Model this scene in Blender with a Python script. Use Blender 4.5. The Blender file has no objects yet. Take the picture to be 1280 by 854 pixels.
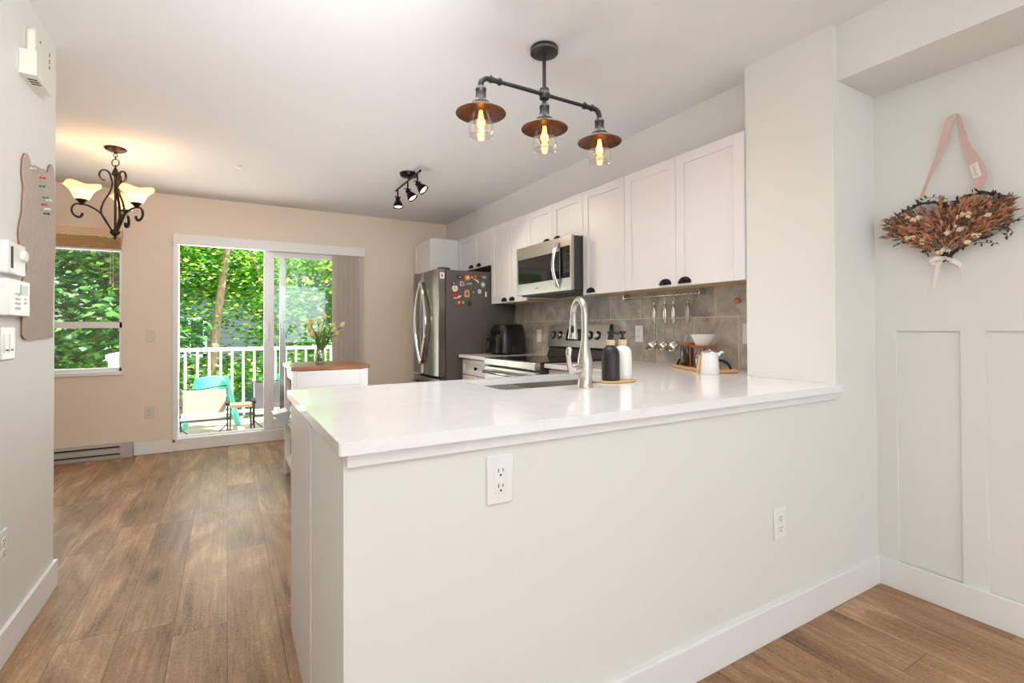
import bpy, bmesh, math, random
from mathutils import Vector, Matrix, Euler
PI = math.pi
R_ = math.radians
scene = bpy.context.scene
COL = scene.collection

# ------------------------------------------------------------------ camera
cam_d = bpy.data.cameras.new('camera')
cam = bpy.data.objects.new('camera', cam_d)
COL.objects.link(cam)
cam_d.sensor_width = 36.0
cam_d.lens = 612.72 / 1280 * 36.0
cam_d.shift_y = -22.6 / 1280
cam_d.clip_start = 0.02
cam_d.clip_end = 200
cam.matrix_world = Matrix.Translation((0, 0, 1.153)) @ (
    Matrix.Rotation(R_(-30.108), 4, 'Z') @ Matrix.Rotation(R_(90.593), 4, 'X') @ Matrix.Rotation(R_(-0.224), 4, 'Z'))
scene.camera = cam

# ------------------------------------------------------------------ world, sun, window and added fill lights, exposure
world = bpy.data.worlds.new('sky')
scene.world = world
world.use_nodes = True
wb = world.node_tree.nodes['Background']
wb.inputs['Color'].default_value = (0.84, 0.92, 1.0, 1)
wb.inputs['Strength'].default_value = 2.6

sun_d = bpy.data.lights.new('sun', 'SUN')
sun_d.energy = 13.0
sun_d.angle = R_(1.0)
sun_d.color = (1.0, 0.95, 0.84)
sun = bpy.data.objects.new('sun', sun_d)
COL.objects.link(sun)
sun.rotation_euler = Vector((-0.50, 0.10, -0.86)).to_track_quat('-Z', 'Y').to_euler()


def area_light(name, loc, direction, sx, sy, power, color):
    d = bpy.data.lights.new(name, 'AREA')
    d.shape = 'RECTANGLE'
    d.size, d.size_y = sx, sy
    d.energy = power
    d.color = color
    o = bpy.data.objects.new(name, d)
    COL.objects.link(o)
    o.location = loc
    o.rotation_euler = Vector(direction).to_track_quat('-Z', 'Y').to_euler()
    return o


# unseen fill lamps added for brightness, then daylight through the balcony door and window
area_light('uplight_fill', (0.0, -0.9, 1.30), (-0.08, 0.25, 1), 1.2, 1.0, 36, (0.985, 0.99, 1.0)).data.spread = R_(130)  # added behind the viewer to brighten the ceiling, no real lamp
area_light('bounce_fill', (0.95, 3.2, 0.35), (0.0, 0.05, 1), 0.7, 0.7, 4.6, (0.985, 0.99, 1.0)).data.spread = R_(125)  # added low in the aisle to lift the kitchen ceiling
area_light('ceiling_fill', (1.0, 1.75, 2.425), (0.0, 0.0, -1), 1.6, 0.8, 8, (0.985, 0.99, 1.0)).data.spread = R_(110)  # added under the ceiling to brighten the worktop
area_light('wall_fill', (0.35, 0.9, 1.95), (-0.05, 1, -0.06), 0.6, 0.4, 9.5, (0.985, 0.985, 1.0)).data.spread = R_(100)  # added to brighten the back wall
area_light('daylight_balcony', (0.1, 5.98, 1.15), (0, -1, 0.5), 1.0, 1.5, 14, (1.0, 0.97, 0.94)).data.spread = R_(140)
area_light('daylight_window', (-1.4, 5.95, 1.4), (0, -1, 0.1), 1.0, 1.1, 12, (1.0, 0.98, 0.96))

vs = scene.view_settings
scene.display_settings.display_device = 'sRGB'
vs.view_transform = 'Standard'
vs.look = 'None'
vs.gamma = 1.0
vs.use_curve_mapping = False
vs.exposure = 0.34


# ------------------------------------------------------------------ materials
def lin(c):
    return tuple((v / 255 / 12.92) if v / 255 <= 0.04045 else ((v / 255 + 0.055) / 1.055) ** 2.4 for v in c) + (1.0,)


def mat(name, rgb, rough=0.5, metal=0.0, var=0.0, vscale=8.0, bump=0.0, bscale=200.0, spec=0.5, coat=0.0, emit=None, estr=0.0,
        stretch=None, aniso=0.0):
    m = bpy.data.materials.new(name)
    m.use_nodes = True
    nt = m.node_tree
    b = nt.nodes['Principled BSDF']
    b.inputs['Base Color'].default_value = lin(rgb)
    b.inputs['Roughness'].default_value = rough
    b.inputs['Metallic'].default_value = metal
    b.inputs['Specular IOR Level'].default_value = spec
    b.inputs['Coat Weight'].default_value = coat
    if emit:
        b.inputs['Emission Color'].default_value = lin(emit)
        b.inputs['Emission Strength'].default_value = estr
    tc = nt.nodes.new('ShaderNodeTexCoord')
    mp = nt.nodes.new('ShaderNodeMapping')
    nt.links.new(tc.outputs['Object'], mp.inputs[0])
    if stretch:
        mp.inputs['Scale'].default_value = stretch
    if var > 0:
        n = nt.nodes.new('ShaderNodeTexNoise')
        n.inputs['Scale'].default_value = vscale
        n.inputs['Detail'].default_value = 5
        nt.links.new(mp.outputs[0], n.inputs['Vector'])
        rmp = nt.nodes.new('ShaderNodeMapRange')
        rmp.inputs['From Min'].default_value = 0.3
        rmp.inputs['From Max'].default_value = 0.7
        rmp.inputs['To Min'].default_value = 1 - var
        rmp.inputs['To Max'].default_value = 1 + var
        nt.links.new(n.outputs['Fac'], rmp.inputs['Value'])
        mx = nt.nodes.new('ShaderNodeVectorMath')
        mx.operation = 'SCALE'
        mx.inputs[0].default_value = lin(rgb)[:3]
        nt.links.new(rmp.outputs[0], mx.inputs['Scale'])
        nt.links.new(mx.outputs[0], b.inputs['Base Color'])
    if bump > 0:
        n2 = nt.nodes.new('ShaderNodeTexNoise')
        n2.inputs['Scale'].default_value = bscale
        n2.inputs['Detail'].default_value = 3
        nt.links.new(mp.outputs[0], n2.inputs['Vector'])
        bp = nt.nodes.new('ShaderNodeBump')
        bp.inputs['Strength'].default_value = bump
        bp.inputs['Distance'].default_value = 0.002
        nt.links.new(n2.outputs['Fac'], bp.inputs['Height'])
        nt.links.new(bp.outputs[0], b.inputs['Normal'])
    return m


def nodes_of(m):
    return m.node_tree, m.node_tree.nodes, m.node_tree.links


M = {}
M['paint'] = mat('wall_paint', (230, 229, 223), 0.6, bump=0.12, bscale=160, spec=0.25)
M['ceiling'] = mat('ceiling_paint', (232, 231, 231), 0.85, bump=0.25, bscale=90, spec=0.1)
M['trim'] = mat('white_trim_paint', (238, 237, 234), 0.35, var=0.01)
M['backpaint'] = mat('dining_wall_paint', (236, 222, 204), 0.6, bump=0.1, bscale=160, spec=0.25)
M['cab'] = mat('cabinet_white', (232, 230, 229), 0.38, var=0.012, vscale=3)
M['cabunder'] = mat('cabinet_underside_wood', (196, 168, 128), 0.6, var=0.1, vscale=6, stretch=(8, 1, 8))
M['pull'] = mat('dark_bronze_pull', (36, 28, 26), 0.32, metal=0.8, var=0.1)
M['steel'] = mat('brushed_steel', (186, 182, 176), 0.28, metal=1.0, var=0.05, vscale=3, stretch=(1, 1, 30))
M['fridge_steel'] = mat('fridge_door_steel', (134, 126, 118), 0.26, metal=1.0, var=0.04, vscale=3, stretch=(30, 30, 1))
M['fridge_side'] = mat('fridge_side_grey', (92, 86, 79), 0.5, var=0.03, bump=0.1, bscale=500)
M['chrome'] = mat('chrome', (215, 212, 208), 0.12, metal=1.0, var=0.02)
M['nickel'] = mat('brushed_nickel', (198, 192, 183), 0.27, metal=1.0, var=0.03, vscale=30)
M['black_plastic'] = mat('black_plastic', (20, 20, 21), 0.3, var=0.1)
M['black_glass'] = mat('black_glass', (8, 8, 9), 0.06, var=0.02, spec=0.6)
M['black_matte'] = mat('black_matte', (35, 35, 36), 0.42, var=0.06)
M['dark_body'] = mat('dark_appliance_side', (58, 54, 50), 0.4, var=0.05)
M['bronze'] = mat('oil_rubbed_bronze', (58, 44, 38), 0.42, metal=0.75, var=0.18, vscale=40)
M['gunmetal'] = mat('gunmetal_pipe', (74, 70, 67), 0.42, metal=0.8, var=0.12, vscale=50)
M['shade_in'] = mat('copper_brown_shade', (72, 54, 44), 0.45, metal=0.6, var=0.15, vscale=30)
M['bamboo'] = mat('bamboo_wood', (214, 170, 116), 0.45, var=0.12, vscale=12, stretch=(1, 12, 12))
M['palewood'] = mat('pale_wood_collar', (222, 192, 154), 0.5, var=0.08, vscale=20, stretch=(1, 1, 10))
M['white_gloss'] = mat('white_ceramic', (240, 240, 238), 0.2, var=0.01)
M['white_plastic'] = mat('white_plastic', (238, 237, 233), 0.35, var=0.01)
M['beige_plastic'] = mat('almond_plastic', (222, 212, 196), 0.4, var=0.01)
M['cream_plastic'] = mat('aged_white_plastic', (226, 224, 210), 0.45, var=0.02)
M['slot'] = mat('dark_slot', (30, 28, 27), 0.6, var=0.1)
M['bear_board'] = mat('felt_bear_board', (186, 172, 160), 0.9, var=0.07, vscale=60, bump=0.4, bscale=300)
M['board_edge'] = mat('board_edge_brown', (142, 100, 80), 0.8, var=0.1)
M['blind'] = mat('vertical_blind_vinyl', (240, 232, 222), 0.6, var=0.02)
M['blindfab'] = mat('pleated_blind_fabric', (242, 218, 190), 0.8, var=0.05, vscale=20)
M['vinyl'] = mat('white_vinyl', (240, 240, 238), 0.3, var=0.01)
M['alu'] = mat('grey_aluminium', (160, 160, 158), 0.35, metal=0.7, var=0.03)
M['deck'] = mat('deck_vinyl', (184, 166, 152), 0.5, var=0.12, vscale=3)
M['rail'] = mat('railing_white', (238, 240, 238), 0.4, var=0.01)
M['mint'] = mat('mint_plastic', (104, 222, 192), 0.4, var=0.04)
M['sling'] = mat('beige_sling', (150, 130, 120), 0.8, var=0.03, bump=0.3, bscale=500)
M['seatpale'] = mat('pale_seat_fabric', (232, 228, 226), 0.8, var=0.03)
M['sling_dark'] = mat('charcoal_sling', (78, 74, 80), 0.8, var=0.08)
M['tube_black'] = mat('black_powder_coat', (24, 22, 24), 0.4, var=0.1)
M['bark'] = mat('bark', (150, 124, 98), 0.9, var=0.35, vscale=9, stretch=(4, 4, 1), bump=0.8, bscale=40)
M['grass'] = mat('lawn', (70, 96, 44), 0.9, var=0.35, vscale=4)
M['roof'] = mat('roof_shingle', (92, 94, 98), 0.85, var=0.2, vscale=14)
M['house_trim'] = mat('house_white_trim', (226, 228, 226), 0.5, var=0.02)
M['house_glass'] = mat('house_window_glass', (60, 76, 84), 0.08, var=0.05)
M['heater'] = mat('heater_grey_enamel', (188, 184, 178), 0.45, var=0.02)
M['pink_ribbon'] = mat('pink_satin_ribbon', (216, 184, 174), 0.55, var=0.05, vscale=20)
M['white_ribbon'] = mat('ivory_ribbon', (236, 226, 214), 0.6, var=0.03)
M['rust'] = mat('rust_dried_grass', (186, 128, 94), 0.9, var=0.3, vscale=60)
M['rose'] = mat('dusty_rose_petals', (168, 112, 96), 0.9, var=0.25, vscale=60)
M['drygreen'] = mat('dried_dark_leaves', (66, 58, 42), 0.8, var=0.3, vscale=60)
M['brownleaf'] = mat('dried_brown_leaves', (120, 94, 70), 0.9, var=0.3, vscale=50)
M['berry'] = mat('cream_berries', (236, 208, 170), 0.5, var=0.06, vscale=30)
M['petal'] = mat('cream_petals', (240, 220, 200), 0.7, var=0.06, vscale=30)
M['tulip'] = mat('tulip_cream_green', (206, 200, 130), 0.5, var=0.14, vscale=50)
M['tulip_peach'] = mat('tulip_peach', (228, 168, 104), 0.5, var=0.14, vscale=50)
M['stem'] = mat('tulip_stem_green', (84, 112, 50), 0.5, var=0.15, vscale=30)
M['coffee'] = mat('dark_coffee_beans', (70, 44, 30), 0.5, var=0.4, vscale=120, bump=0.6, bscale=150)
M['caddy_wood'] = mat('reddish_wood', (158, 92, 56), 0.45, var=0.12, vscale=10, stretch=(1, 10, 10))
M['copper'] = mat('copper_knob', (208, 126, 88), 0.35, metal=0.3, var=0.04)
M['ink'] = mat('dark_print', (50, 46, 44), 0.7, var=0.05)
M['greybin'] = mat('grey_translucent_plastic', (176, 182, 180), 0.3, var=0.04)
M['display'] = mat('lcd_grey', (120, 126, 112), 0.3, var=0.05)


def thin_glass(name, tint=(1, 1, 1), refl=0.08, rough=0.0):
    m = bpy.data.materials.new(name)
    m.use_nodes = True
    nt, N, L = nodes_of(m)
    for n in list(N):
        N.remove(n)
    out = N.new('ShaderNodeOutputMaterial')
    t = N.new('ShaderNodeBsdfTransparent')
    t.inputs[0].default_value = tint + (1,)
    g = N.new('ShaderNodeBsdfGlossy')
    g.inputs['Roughness'].default_value = rough
    lw = N.new('ShaderNodeLayerWeight')
    lw.inputs['Blend'].default_value = 0.35
    mr = N.new('ShaderNodeMapRange')
    mr.inputs['To Min'].default_value = refl
    mr.inputs['To Max'].default_value = 0.75
    mix = N.new('ShaderNodeMixShader')
    L.new(lw.outputs['Facing'], mr.inputs['Value'])
    L.new(mr.outputs[0], mix.inputs[0])
    L.new(t.outputs[0], mix.inputs[1])
    L.new(g.outputs[0], mix.inputs[2])
    L.new(mix.outputs[0], out.inputs['Surface'])
    return m


M['glass'] = thin_glass('window_glass', (0.97, 1.0, 0.985), 0.05)
M['clear'] = thin_glass('clear_lamp_glass', (0.97, 0.97, 0.96), 0.06)
M['vase'] = thin_glass('ribbed_vase_glass', (0.86, 0.9, 0.82), 0.14, 0.05)
M['jarglass'] = thin_glass('smoky_jar_glass', (0.55, 0.42, 0.34), 0.05, 0.02)


def translucent(m, w):
    nt, N, L = nodes_of(m)
    b = N['Principled BSDF']
    out = [n for n in N if n.type == 'OUTPUT_MATERIAL'][0]
    t = N.new('ShaderNodeBsdfTranslucent')
    t.inputs[0].default_value = b.inputs['Base Color'].default_value
    mx = N.new('ShaderNodeMixShader')
    mx.inputs[0].default_value = w
    L.new(b.outputs[0], mx.inputs[1])
    L.new(t.outputs[0], mx.inputs[2])
    L.new(mx.outputs[0], out.inputs['Surface'])


translucent(M['blind'], 0.35)
translucent(M['blindfab'], 0.5)


def amber_shade():
    m = bpy.data.materials.new('alabaster_glass_shade')
    m.use_nodes = True
    nt, N, L = nodes_of(m)
    for n in list(N):
        N.remove(n)
    out = N.new('ShaderNodeOutputMaterial')
    d = N.new('ShaderNodeBsdfDiffuse')
    d.inputs[0].default_value = (0.95, 0.83, 0.68, 1)
    t = N.new('ShaderNodeBsdfTranslucent')
    t.inputs[0].default_value = (1.0, 0.84, 0.70, 1)
    e = N.new('ShaderNodeEmission')
    e.inputs[0].default_value = (1.0, 0.62, 0.40, 1)
    e.inputs[1].default_value = 0.16
    mix = N.new('ShaderNodeMixShader')
    mix.inputs[0].default_value = 0.6
    add = N.new('ShaderNodeAddShader')
    L.new(d.outputs[0], mix.inputs[1])
    L.new(t.outputs[0], mix.inputs[2])
    L.new(mix.outputs[0], add.inputs[0])
    L.new(e.outputs[0], add.inputs[1])
    L.new(add.outputs[0], out.inputs['Surface'])
    return m


M['shade'] = amber_shade()
M['bulb_warm'] = mat('glowing_bulb', (255, 240, 210), 0.3, emit=(255, 226, 190), estr=9.0)
M['filament'] = mat('glowing_filament', (255, 200, 120), 0.3, emit=(255, 196, 96), estr=22.0)
M['amber'] = thin_glass('amber_bulb_glass', (1.0, 0.62, 0.26), 0.06)
M['spotbulb'] = mat('spot_bulb_face', (255, 240, 215), 0.4, emit=(255, 232, 196), estr=1.1)


def math_node(N, L, op, a, b=None, c=None):
    n = N.new('ShaderNodeMath')
    n.operation = op
    for i, v in enumerate((a, b, c)):
        if v is None:
            continue
        if isinstance(v, (int, float)):
            n.inputs[i].default_value = v
        else:
            L.new(v, n.inputs[i])
    return n.outputs[0]


def plank_material():
    m = bpy.data.materials.new('oak_plank_floor')
    m.use_nodes = True
    nt, N, L = nodes_of(m)
    b = N['Principled BSDF']
    tc = N.new('ShaderNodeTexCoord')
    sp = N.new('ShaderNodeSeparateXYZ')
    L.new(tc.outputs['Object'], sp.inputs[0])
    X, Y = sp.outputs[0], sp.outputs[1]
    W, LEN = 0.178, 1.22
    xs = math_node(N, L, 'DIVIDE', X, W)
    row = math_node(N, L, 'FLOOR', xs)
    wn = N.new('ShaderNodeTexWhiteNoise')
    wn.noise_dimensions = '1D'
    L.new(row, wn.inputs['W'])
    off = math_node(N, L, 'MULTIPLY', wn.outputs['Value'], LEN * 0.97)
    ys = math_node(N, L, 'DIVIDE', math_node(N, L, 'ADD', Y, off), LEN)
    colm = math_node(N, L, 'FLOOR', ys)
    wn2 = N.new('ShaderNodeTexWhiteNoise')
    wn2.noise_dimensions = '2D'
    cv = N.new('ShaderNodeCombineXYZ')
    L.new(row, cv.inputs[0])
    L.new(colm, cv.inputs[1])
    L.new(cv.outputs[0], wn2.inputs['Vector'])
    rnd = wn2.outputs['Value']
    # grain coordinates, shifted for every plank
    def grain(yscale, shift, scale, detail, rough, dist):
        gv = N.new('ShaderNodeCombineXYZ')
        L.new(X, gv.inputs[0])
        L.new(math_node(N, L, 'MULTIPLY', Y, yscale), gv.inputs[1])
        L.new(math_node(N, L, 'MULTIPLY', rnd, shift), gv.inputs[2])
        n = N.new('ShaderNodeTexNoise')
        n.inputs['Scale'].default_value = scale
        n.inputs['Detail'].default_value = detail
        n.inputs['Roughness'].default_value = rough
        n.inputs['Distortion'].default_value = dist
        L.new(gv.outputs[0], n.inputs['Vector'])
        return n, gv
    n1, gv1 = grain(0.22, 37.0, 7.0, 5, 0.55, 0.9)      # broad figure
    n2, gv2 = grain(0.035, 23.0, 85.0, 4, 0.65, 0.15)    # fibres along the plank
    n3, gv3 = grain(0.6, 11.0, 130.0, 3, 0.6, 0.0)       # pores and saw marks
    mixg = math_node(N, L, 'ADD', math_node(N, L, 'MULTIPLY', n1.outputs['Fac'], 0.52),
                     math_node(N, L, 'ADD', math_node(N, L, 'MULTIPLY', n2.outputs['Fac'], 0.26),
                               math_node(N, L, 'MULTIPLY', n3.outputs['Fac'], 0.22)))
    ramp = N.new('ShaderNodeValToRGB')
    cr = ramp.color_ramp
    cr.elements[0].position = 0.36
    cr.elements[0].color = lin((104, 74, 52))
    cr.elements[1].position = 0.62
    cr.elements[1].color = lin((200, 164, 126))
    e = cr.elements.new(0.45)
    e.color = lin((150, 114, 82))
    e = cr.elements.new(0.53)
    e.color = lin((170, 134, 98))
    L.new(mixg, ramp.inputs[0])
    # knots and dark cracks
    vo = N.new('ShaderNodeTexVoronoi')
    vo.inputs['Scale'].default_value = 1.0
    kv = N.new('ShaderNodeCombineXYZ')
    L.new(math_node(N, L, 'ADD', math_node(N, L, 'MULTIPLY', X, 3.4), math_node(N, L, 'MULTIPLY', n2.outputs['Fac'], 0.25)), kv.inputs[0])
    L.new(math_node(N, L, 'MULTIPLY', Y, 1.1), kv.inputs[1])
    L.new(math_node(N, L, 'MULTIPLY', rnd, 11.0), kv.inputs[2])
    L.new(kv.outputs[0], vo.inputs['Vector'])
    knot = N.new('ShaderNodeMapRange')
    knot.inputs['From Min'].default_value = 0.02
    knot.inputs['From Max'].default_value = 0.15
    knot.inputs['To Min'].default_value = 0.38
    knot.inputs['To Max'].default_value = 1.0
    L.new(vo.outputs['Distance'], knot.inputs['Value'])
    # tone per plank
    tone = math_node(N, L, 'ADD', 0.74, math_node(N, L, 'MULTIPLY', rnd, 0.34))
    tot = math_node(N, L, 'MULTIPLY', tone, knot.outputs[0])
    # seams
    fx = math_node(N, L, 'FRACT', xs)
    fy = math_node(N, L, 'FRACT', ys)
    ex = math_node(N, L, 'MINIMUM', fx, math_node(N, L, 'SUBTRACT', 1.0, fx))
    ey = math_node(N, L, 'MULTIPLY', math_node(N, L, 'MINIMUM', fy, math_node(N, L, 'SUBTRACT', 1.0, fy)), LEN / W)
    ed = math_node(N, L, 'MINIMUM', ex, ey)
    seam = N.new('ShaderNodeMapRange')
    seam.inputs['From Min'].default_value = 0.004
    seam.inputs['From Max'].default_value = 0.014
    seam.inputs['To Min'].default_value = 0.5
    L.new(ed, seam.inputs['Value'])
    tot = math_node(N, L, 'MULTIPLY', tot, seam.outputs[0])
    sc = N.new('ShaderNodeVectorMath')
    sc.operation = 'SCALE'
    L.new(ramp.outputs[0], sc.inputs[0])
    L.new(tot, sc.inputs['Scale'])
    L.new(sc.outputs[0], b.inputs['Base Color'])
    b.inputs['Roughness'].default_value = 0.42
    b.inputs['Specular IOR Level'].default_value = 0.3
    bp = N.new('ShaderNodeBump')
    bp.inputs['Strength'].default_value = 0.25
    bp.inputs['Distance'].default_value = 0.002
    L.new(math_node(N, L, 'ADD', mixg, math_node(N, L, 'MULTIPLY', seam.outputs[0], 0.6)), bp.inputs['Height'])
    L.new(bp.outputs[0], b.inputs['Normal'])
    return m


def tile_material():
    m = bpy.data.materials.new('grey_stone_tile')
    m.use_nodes = True
    nt, N, L = nodes_of(m)
    b = N['Principled BSDF']
    tc = N.new('ShaderNodeTexCoord')
    sp = N.new('ShaderNodeSeparateXYZ')
    L.new(tc.outputs['Object'], sp.inputs[0])
    cb = N.new('ShaderNodeCombineXYZ')
    L.new(math_node(N, L, 'ADD', sp.outputs[1], -1.754 + 6.1 + 0.1525), cb.inputs[0])
    L.new(math_node(N, L, 'ADD', sp.outputs[2], -0.914 + 3.03), cb.inputs[1])
    br = N.new('ShaderNodeTexBrick')
    br.offset = 0.5
    br.inputs['Scale'].default_value = 1.0
    br.inputs['Brick Width'].default_value = 0.305
    br.inputs['Row Height'].default_value = 0.303
    br.inputs['Mortar Size'].default_value = 0.0032
    br.inputs['Mortar Smooth'].default_value = 0.1
    br.inputs['Color1'].default_value = (0.86, 0.86, 0.86, 1)
    br.inputs['Color2'].default_value = (1.12, 1.12, 1.12, 1)
    br.inputs['Mortar'].default_value = (1, 1, 1, 1)
    L.new(cb.outputs[0], br.inputs['Vector'])
    n1 = N.new('ShaderNodeTexNoise')
    n1.inputs['Scale'].default_value = 7
    n1.inputs['Detail'].default_value = 9
    n1.inputs['Roughness'].default_value = 0.65
    n1.inputs['Distortion'].default_value = 0.8
    L.new(tc.outputs['Object'], n1.inputs['Vector'])
    ramp = N.new('ShaderNodeValToRGB')
    cr = ramp.color_ramp
    cr.elements[0].position = 0.32
    cr.elements[0].color = lin((146, 138, 126))
    cr.elements[1].position = 0.68
    cr.elements[1].color = lin((204, 196, 184))
    L.new(n1.outputs['Fac'], ramp.inputs[0])
    mul = N.new('ShaderNodeMix')
    mul.data_type = 'RGBA'
    mul.blend_type = 'MULTIPLY'
    mul.inputs['Factor'].default_value = 1.0
    L.new(ramp.outputs[0], mul.inputs['A'])
    L.new(br.outputs['Color'], mul.inputs['B'])
    mx = N.new('ShaderNodeMix')
    mx.data_type = 'RGBA'
    L.new(br.outputs['Fac'], mx.inputs['Factor'])
    L.new(mul.outputs['Result'], mx.inputs['A'])
    mx.inputs['B'].default_value = lin((214, 206, 192))
    L.new(mx.outputs['Result'], b.inputs['Base Color'])
    b.inputs['Roughness'].default_value = 0.45
    bp = N.new('ShaderNodeBump')
    bp.inputs['Strength'].default_value = 0.3
    bp.inputs['Distance'].default_value = 0.002
    bp.invert = True
    L.new(br.outputs['Fac'], bp.inputs['Height'])
    L.new(bp.outputs[0], b.inputs['Normal'])
    return m


def quartz_material():
    m = mat('white_quartz', (243, 242, 240), 0.14, coat=0.2)
    nt, N, L = nodes_of(m)
    b = N['Principled BSDF']
    tc = N.new('ShaderNodeTexCoord')
    n1 = N.new('ShaderNodeTexNoise')
    n1.inputs['Scale'].default_value = 2.2
    n1.inputs['Detail'].default_value = 8
    n1.inputs['Distortion'].default_value = 1.6
    L.new(tc.outputs['Object'], n1.inputs['Vector'])
    ramp = N.new('ShaderNodeValToRGB')
    cr = ramp.color_ramp
    cr.elements[0].position = 0.46
    cr.elements[0].color = lin((244, 243, 241))
    cr.elements[1].position = 0.54
    cr.elements[1].color = lin((244, 243, 241))
    e = cr.elements.new(0.5)
    e.color = lin((240, 239, 236))
    L.new(n1.outputs['Fac'], ramp.inputs[0])
    L.new(ramp.outputs[0], b.inputs['Base Color'])
    return m


def butcher_material():
    m = bpy.data.materials.new('walnut_stained_block')
    m.use_nodes = True
    nt, N, L = nodes_of(m)
    b = N['Principled BSDF']
    tc = N.new('ShaderNodeTexCoord')
    sp = N.new('ShaderNodeSeparateXYZ')
    L.new(tc.outputs['Object'], sp.inputs[0])
    row = math_node(N, L, 'FLOOR', math_node(N, L, 'DIVIDE', sp.outputs[1], 0.055))
    wn = N.new('ShaderNodeTexWhiteNoise')
    wn.noise_dimensions = '1D'
    L.new(row, wn.inputs['W'])
    cb = N.new('ShaderNodeCombineXYZ')
    L.new(math_node(N, L, 'MULTIPLY', sp.outputs[0], 0.8), cb.inputs[0])
    L.new(math_node(N, L, 'MULTIPLY', sp.outputs[1], 9), cb.inputs[1])
    L.new(math_node(N, L, 'ADD', math_node(N, L, 'MULTIPLY', sp.outputs[2], 6), math_node(N, L, 'MULTIPLY', wn.outputs['Value'], 20)), cb.inputs[2])
    n1 = N.new('ShaderNodeTexNoise')
    n1.inputs['Scale'].default_value = 6
    n1.inputs['Detail'].default_value = 6
    L.new(cb.outputs[0], n1.inputs['Vector'])
    v = math_node(N, L, 'ADD', math_node(N, L, 'MULTIPLY', n1.outputs['Fac'], 0.7), math_node(N, L, 'MULTIPLY', wn.outputs['Value'], 0.3))
    ramp = N.new('ShaderNodeValToRGB')
    ramp.color_ramp.elements[0].position = 0.3
    ramp.color_ramp.elements[0].color = lin((124, 74, 44))
    ramp.color_ramp.elements[1].position = 0.7
    ramp.color_ramp.elements[1].color = lin((186, 124, 80))
    L.new(v, ramp.inputs[0])
    L.new(ramp.outputs[0], b.inputs['Base Color'])
    b.inputs['Roughness'].default_value = 0.32
    return m


def siding_material():
    m = bpy.data.materials.new('grey_lap_siding')
    m.use_nodes = True
    nt, N, L = nodes_of(m)
    b = N['Principled BSDF']
    tc = N.new('ShaderNodeTexCoord')
    sp = N.new('ShaderNodeSeparateXYZ')
    L.new(tc.outputs['Object'], sp.inputs[0])
    f = math_node(N, L, 'FRACT', math_node(N, L, 'DIVIDE', sp.outputs[2], 0.17))
    mr = N.new('ShaderNodeMapRange')
    mr.inputs['From Max'].default_value = 0.12
    mr.inputs['To Min'].default_value = 0.35
    L.new(f, mr.inputs['Value'])
    sc = N.new('ShaderNodeVectorMath')
    sc.operation = 'SCALE'
    sc.inputs[0].default_value = lin((132, 138, 140))[:3]
    L.new(mr.outputs[0], sc.inputs['Scale'])
    L.new(sc.outputs[0], b.inputs['Base Color'])
    bp = N.new('ShaderNodeBump')
    bp.inputs['Distance'].default_value = 0.02
    L.new(f, bp.inputs['Height'])
    L.new(bp.outputs[0], b.inputs['Normal'])
    b.inputs['Roughness'].default_value = 0.7
    return m


def leaf_material(name, cols):
    m = bpy.data.materials.new(name)
    m.use_nodes = True
    nt, N, L = nodes_of(m)
    for n in list(N):
        N.remove(n)
    out = N.new('ShaderNodeOutputMaterial')
    g = N.new('ShaderNodeNewGeometry')
    ramp = N.new('ShaderNodeValToRGB')
    cr = ramp.color_ramp
    cr.elements[0].position = 0.0
    cr.elements[0].color = lin(cols[0])
    cr.elements[1].position = 1.0
    cr.elements[1].color = lin(cols[-1])
    for i, c in enumerate(cols[1:-1]):
        e = cr.elements.new((i + 1) / (len(cols) - 1))
        e.color = lin(c)
    L.new(g.outputs['Random Per Island'], ramp.inputs[0])
    d = N.new('ShaderNodeBsdfDiffuse')
    t = N.new('ShaderNodeBsdfTranslucent')
    gl = N.new('ShaderNodeBsdfGlossy')
    gl.inputs['Roughness'].default_value = 0.45
    L.new(ramp.outputs[0], d.inputs[0])
    hs = N.new('ShaderNodeHueSaturation')
    hs.inputs['Hue'].default_value = 0.485
    hs.inputs['Saturation'].default_value = 1.1
    hs.inputs['Value'].default_value = 1.35
    L.new(ramp.outputs[0], hs.inputs['Color'])
    L.new(hs.outputs[0], t.inputs[0])
    mx = N.new('ShaderNodeMixShader')
    mx.inputs[0].default_value = 0.45
    L.new(d.outputs[0], mx.inputs[1])
    L.new(t.outputs[0], mx.inputs[2])
    mx2 = N.new('ShaderNodeMixShader')
    mx2.inputs[0].default_value = 0.10
    L.new(mx.outputs[0], mx2.inputs[1])
    L.new(gl.outputs[0], mx2.inputs[2])
    L.new(mx2.outputs[0], out.inputs['Surface'])
    return m


M['floor'] = plank_material()
M['tile'] = tile_material()
M['quartz'] = quartz_material()
M['butcher'] = butcher_material()
M['siding'] = siding_material()
M['leaf_a'] = leaf_material('maple_leaves', [(44, 112, 40), (92, 162, 52), (140, 196, 70), (204, 226, 112)])
M['leaf_b'] = leaf_material('deep_green_leaves', [(34, 92, 48), (54, 124, 56), (80, 148, 60), (140, 188, 96)])
M['leaf_c'] = leaf_material('pale_hedge_leaves', [(90, 136, 70), (140, 176, 104), (190, 210, 150)])


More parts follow.
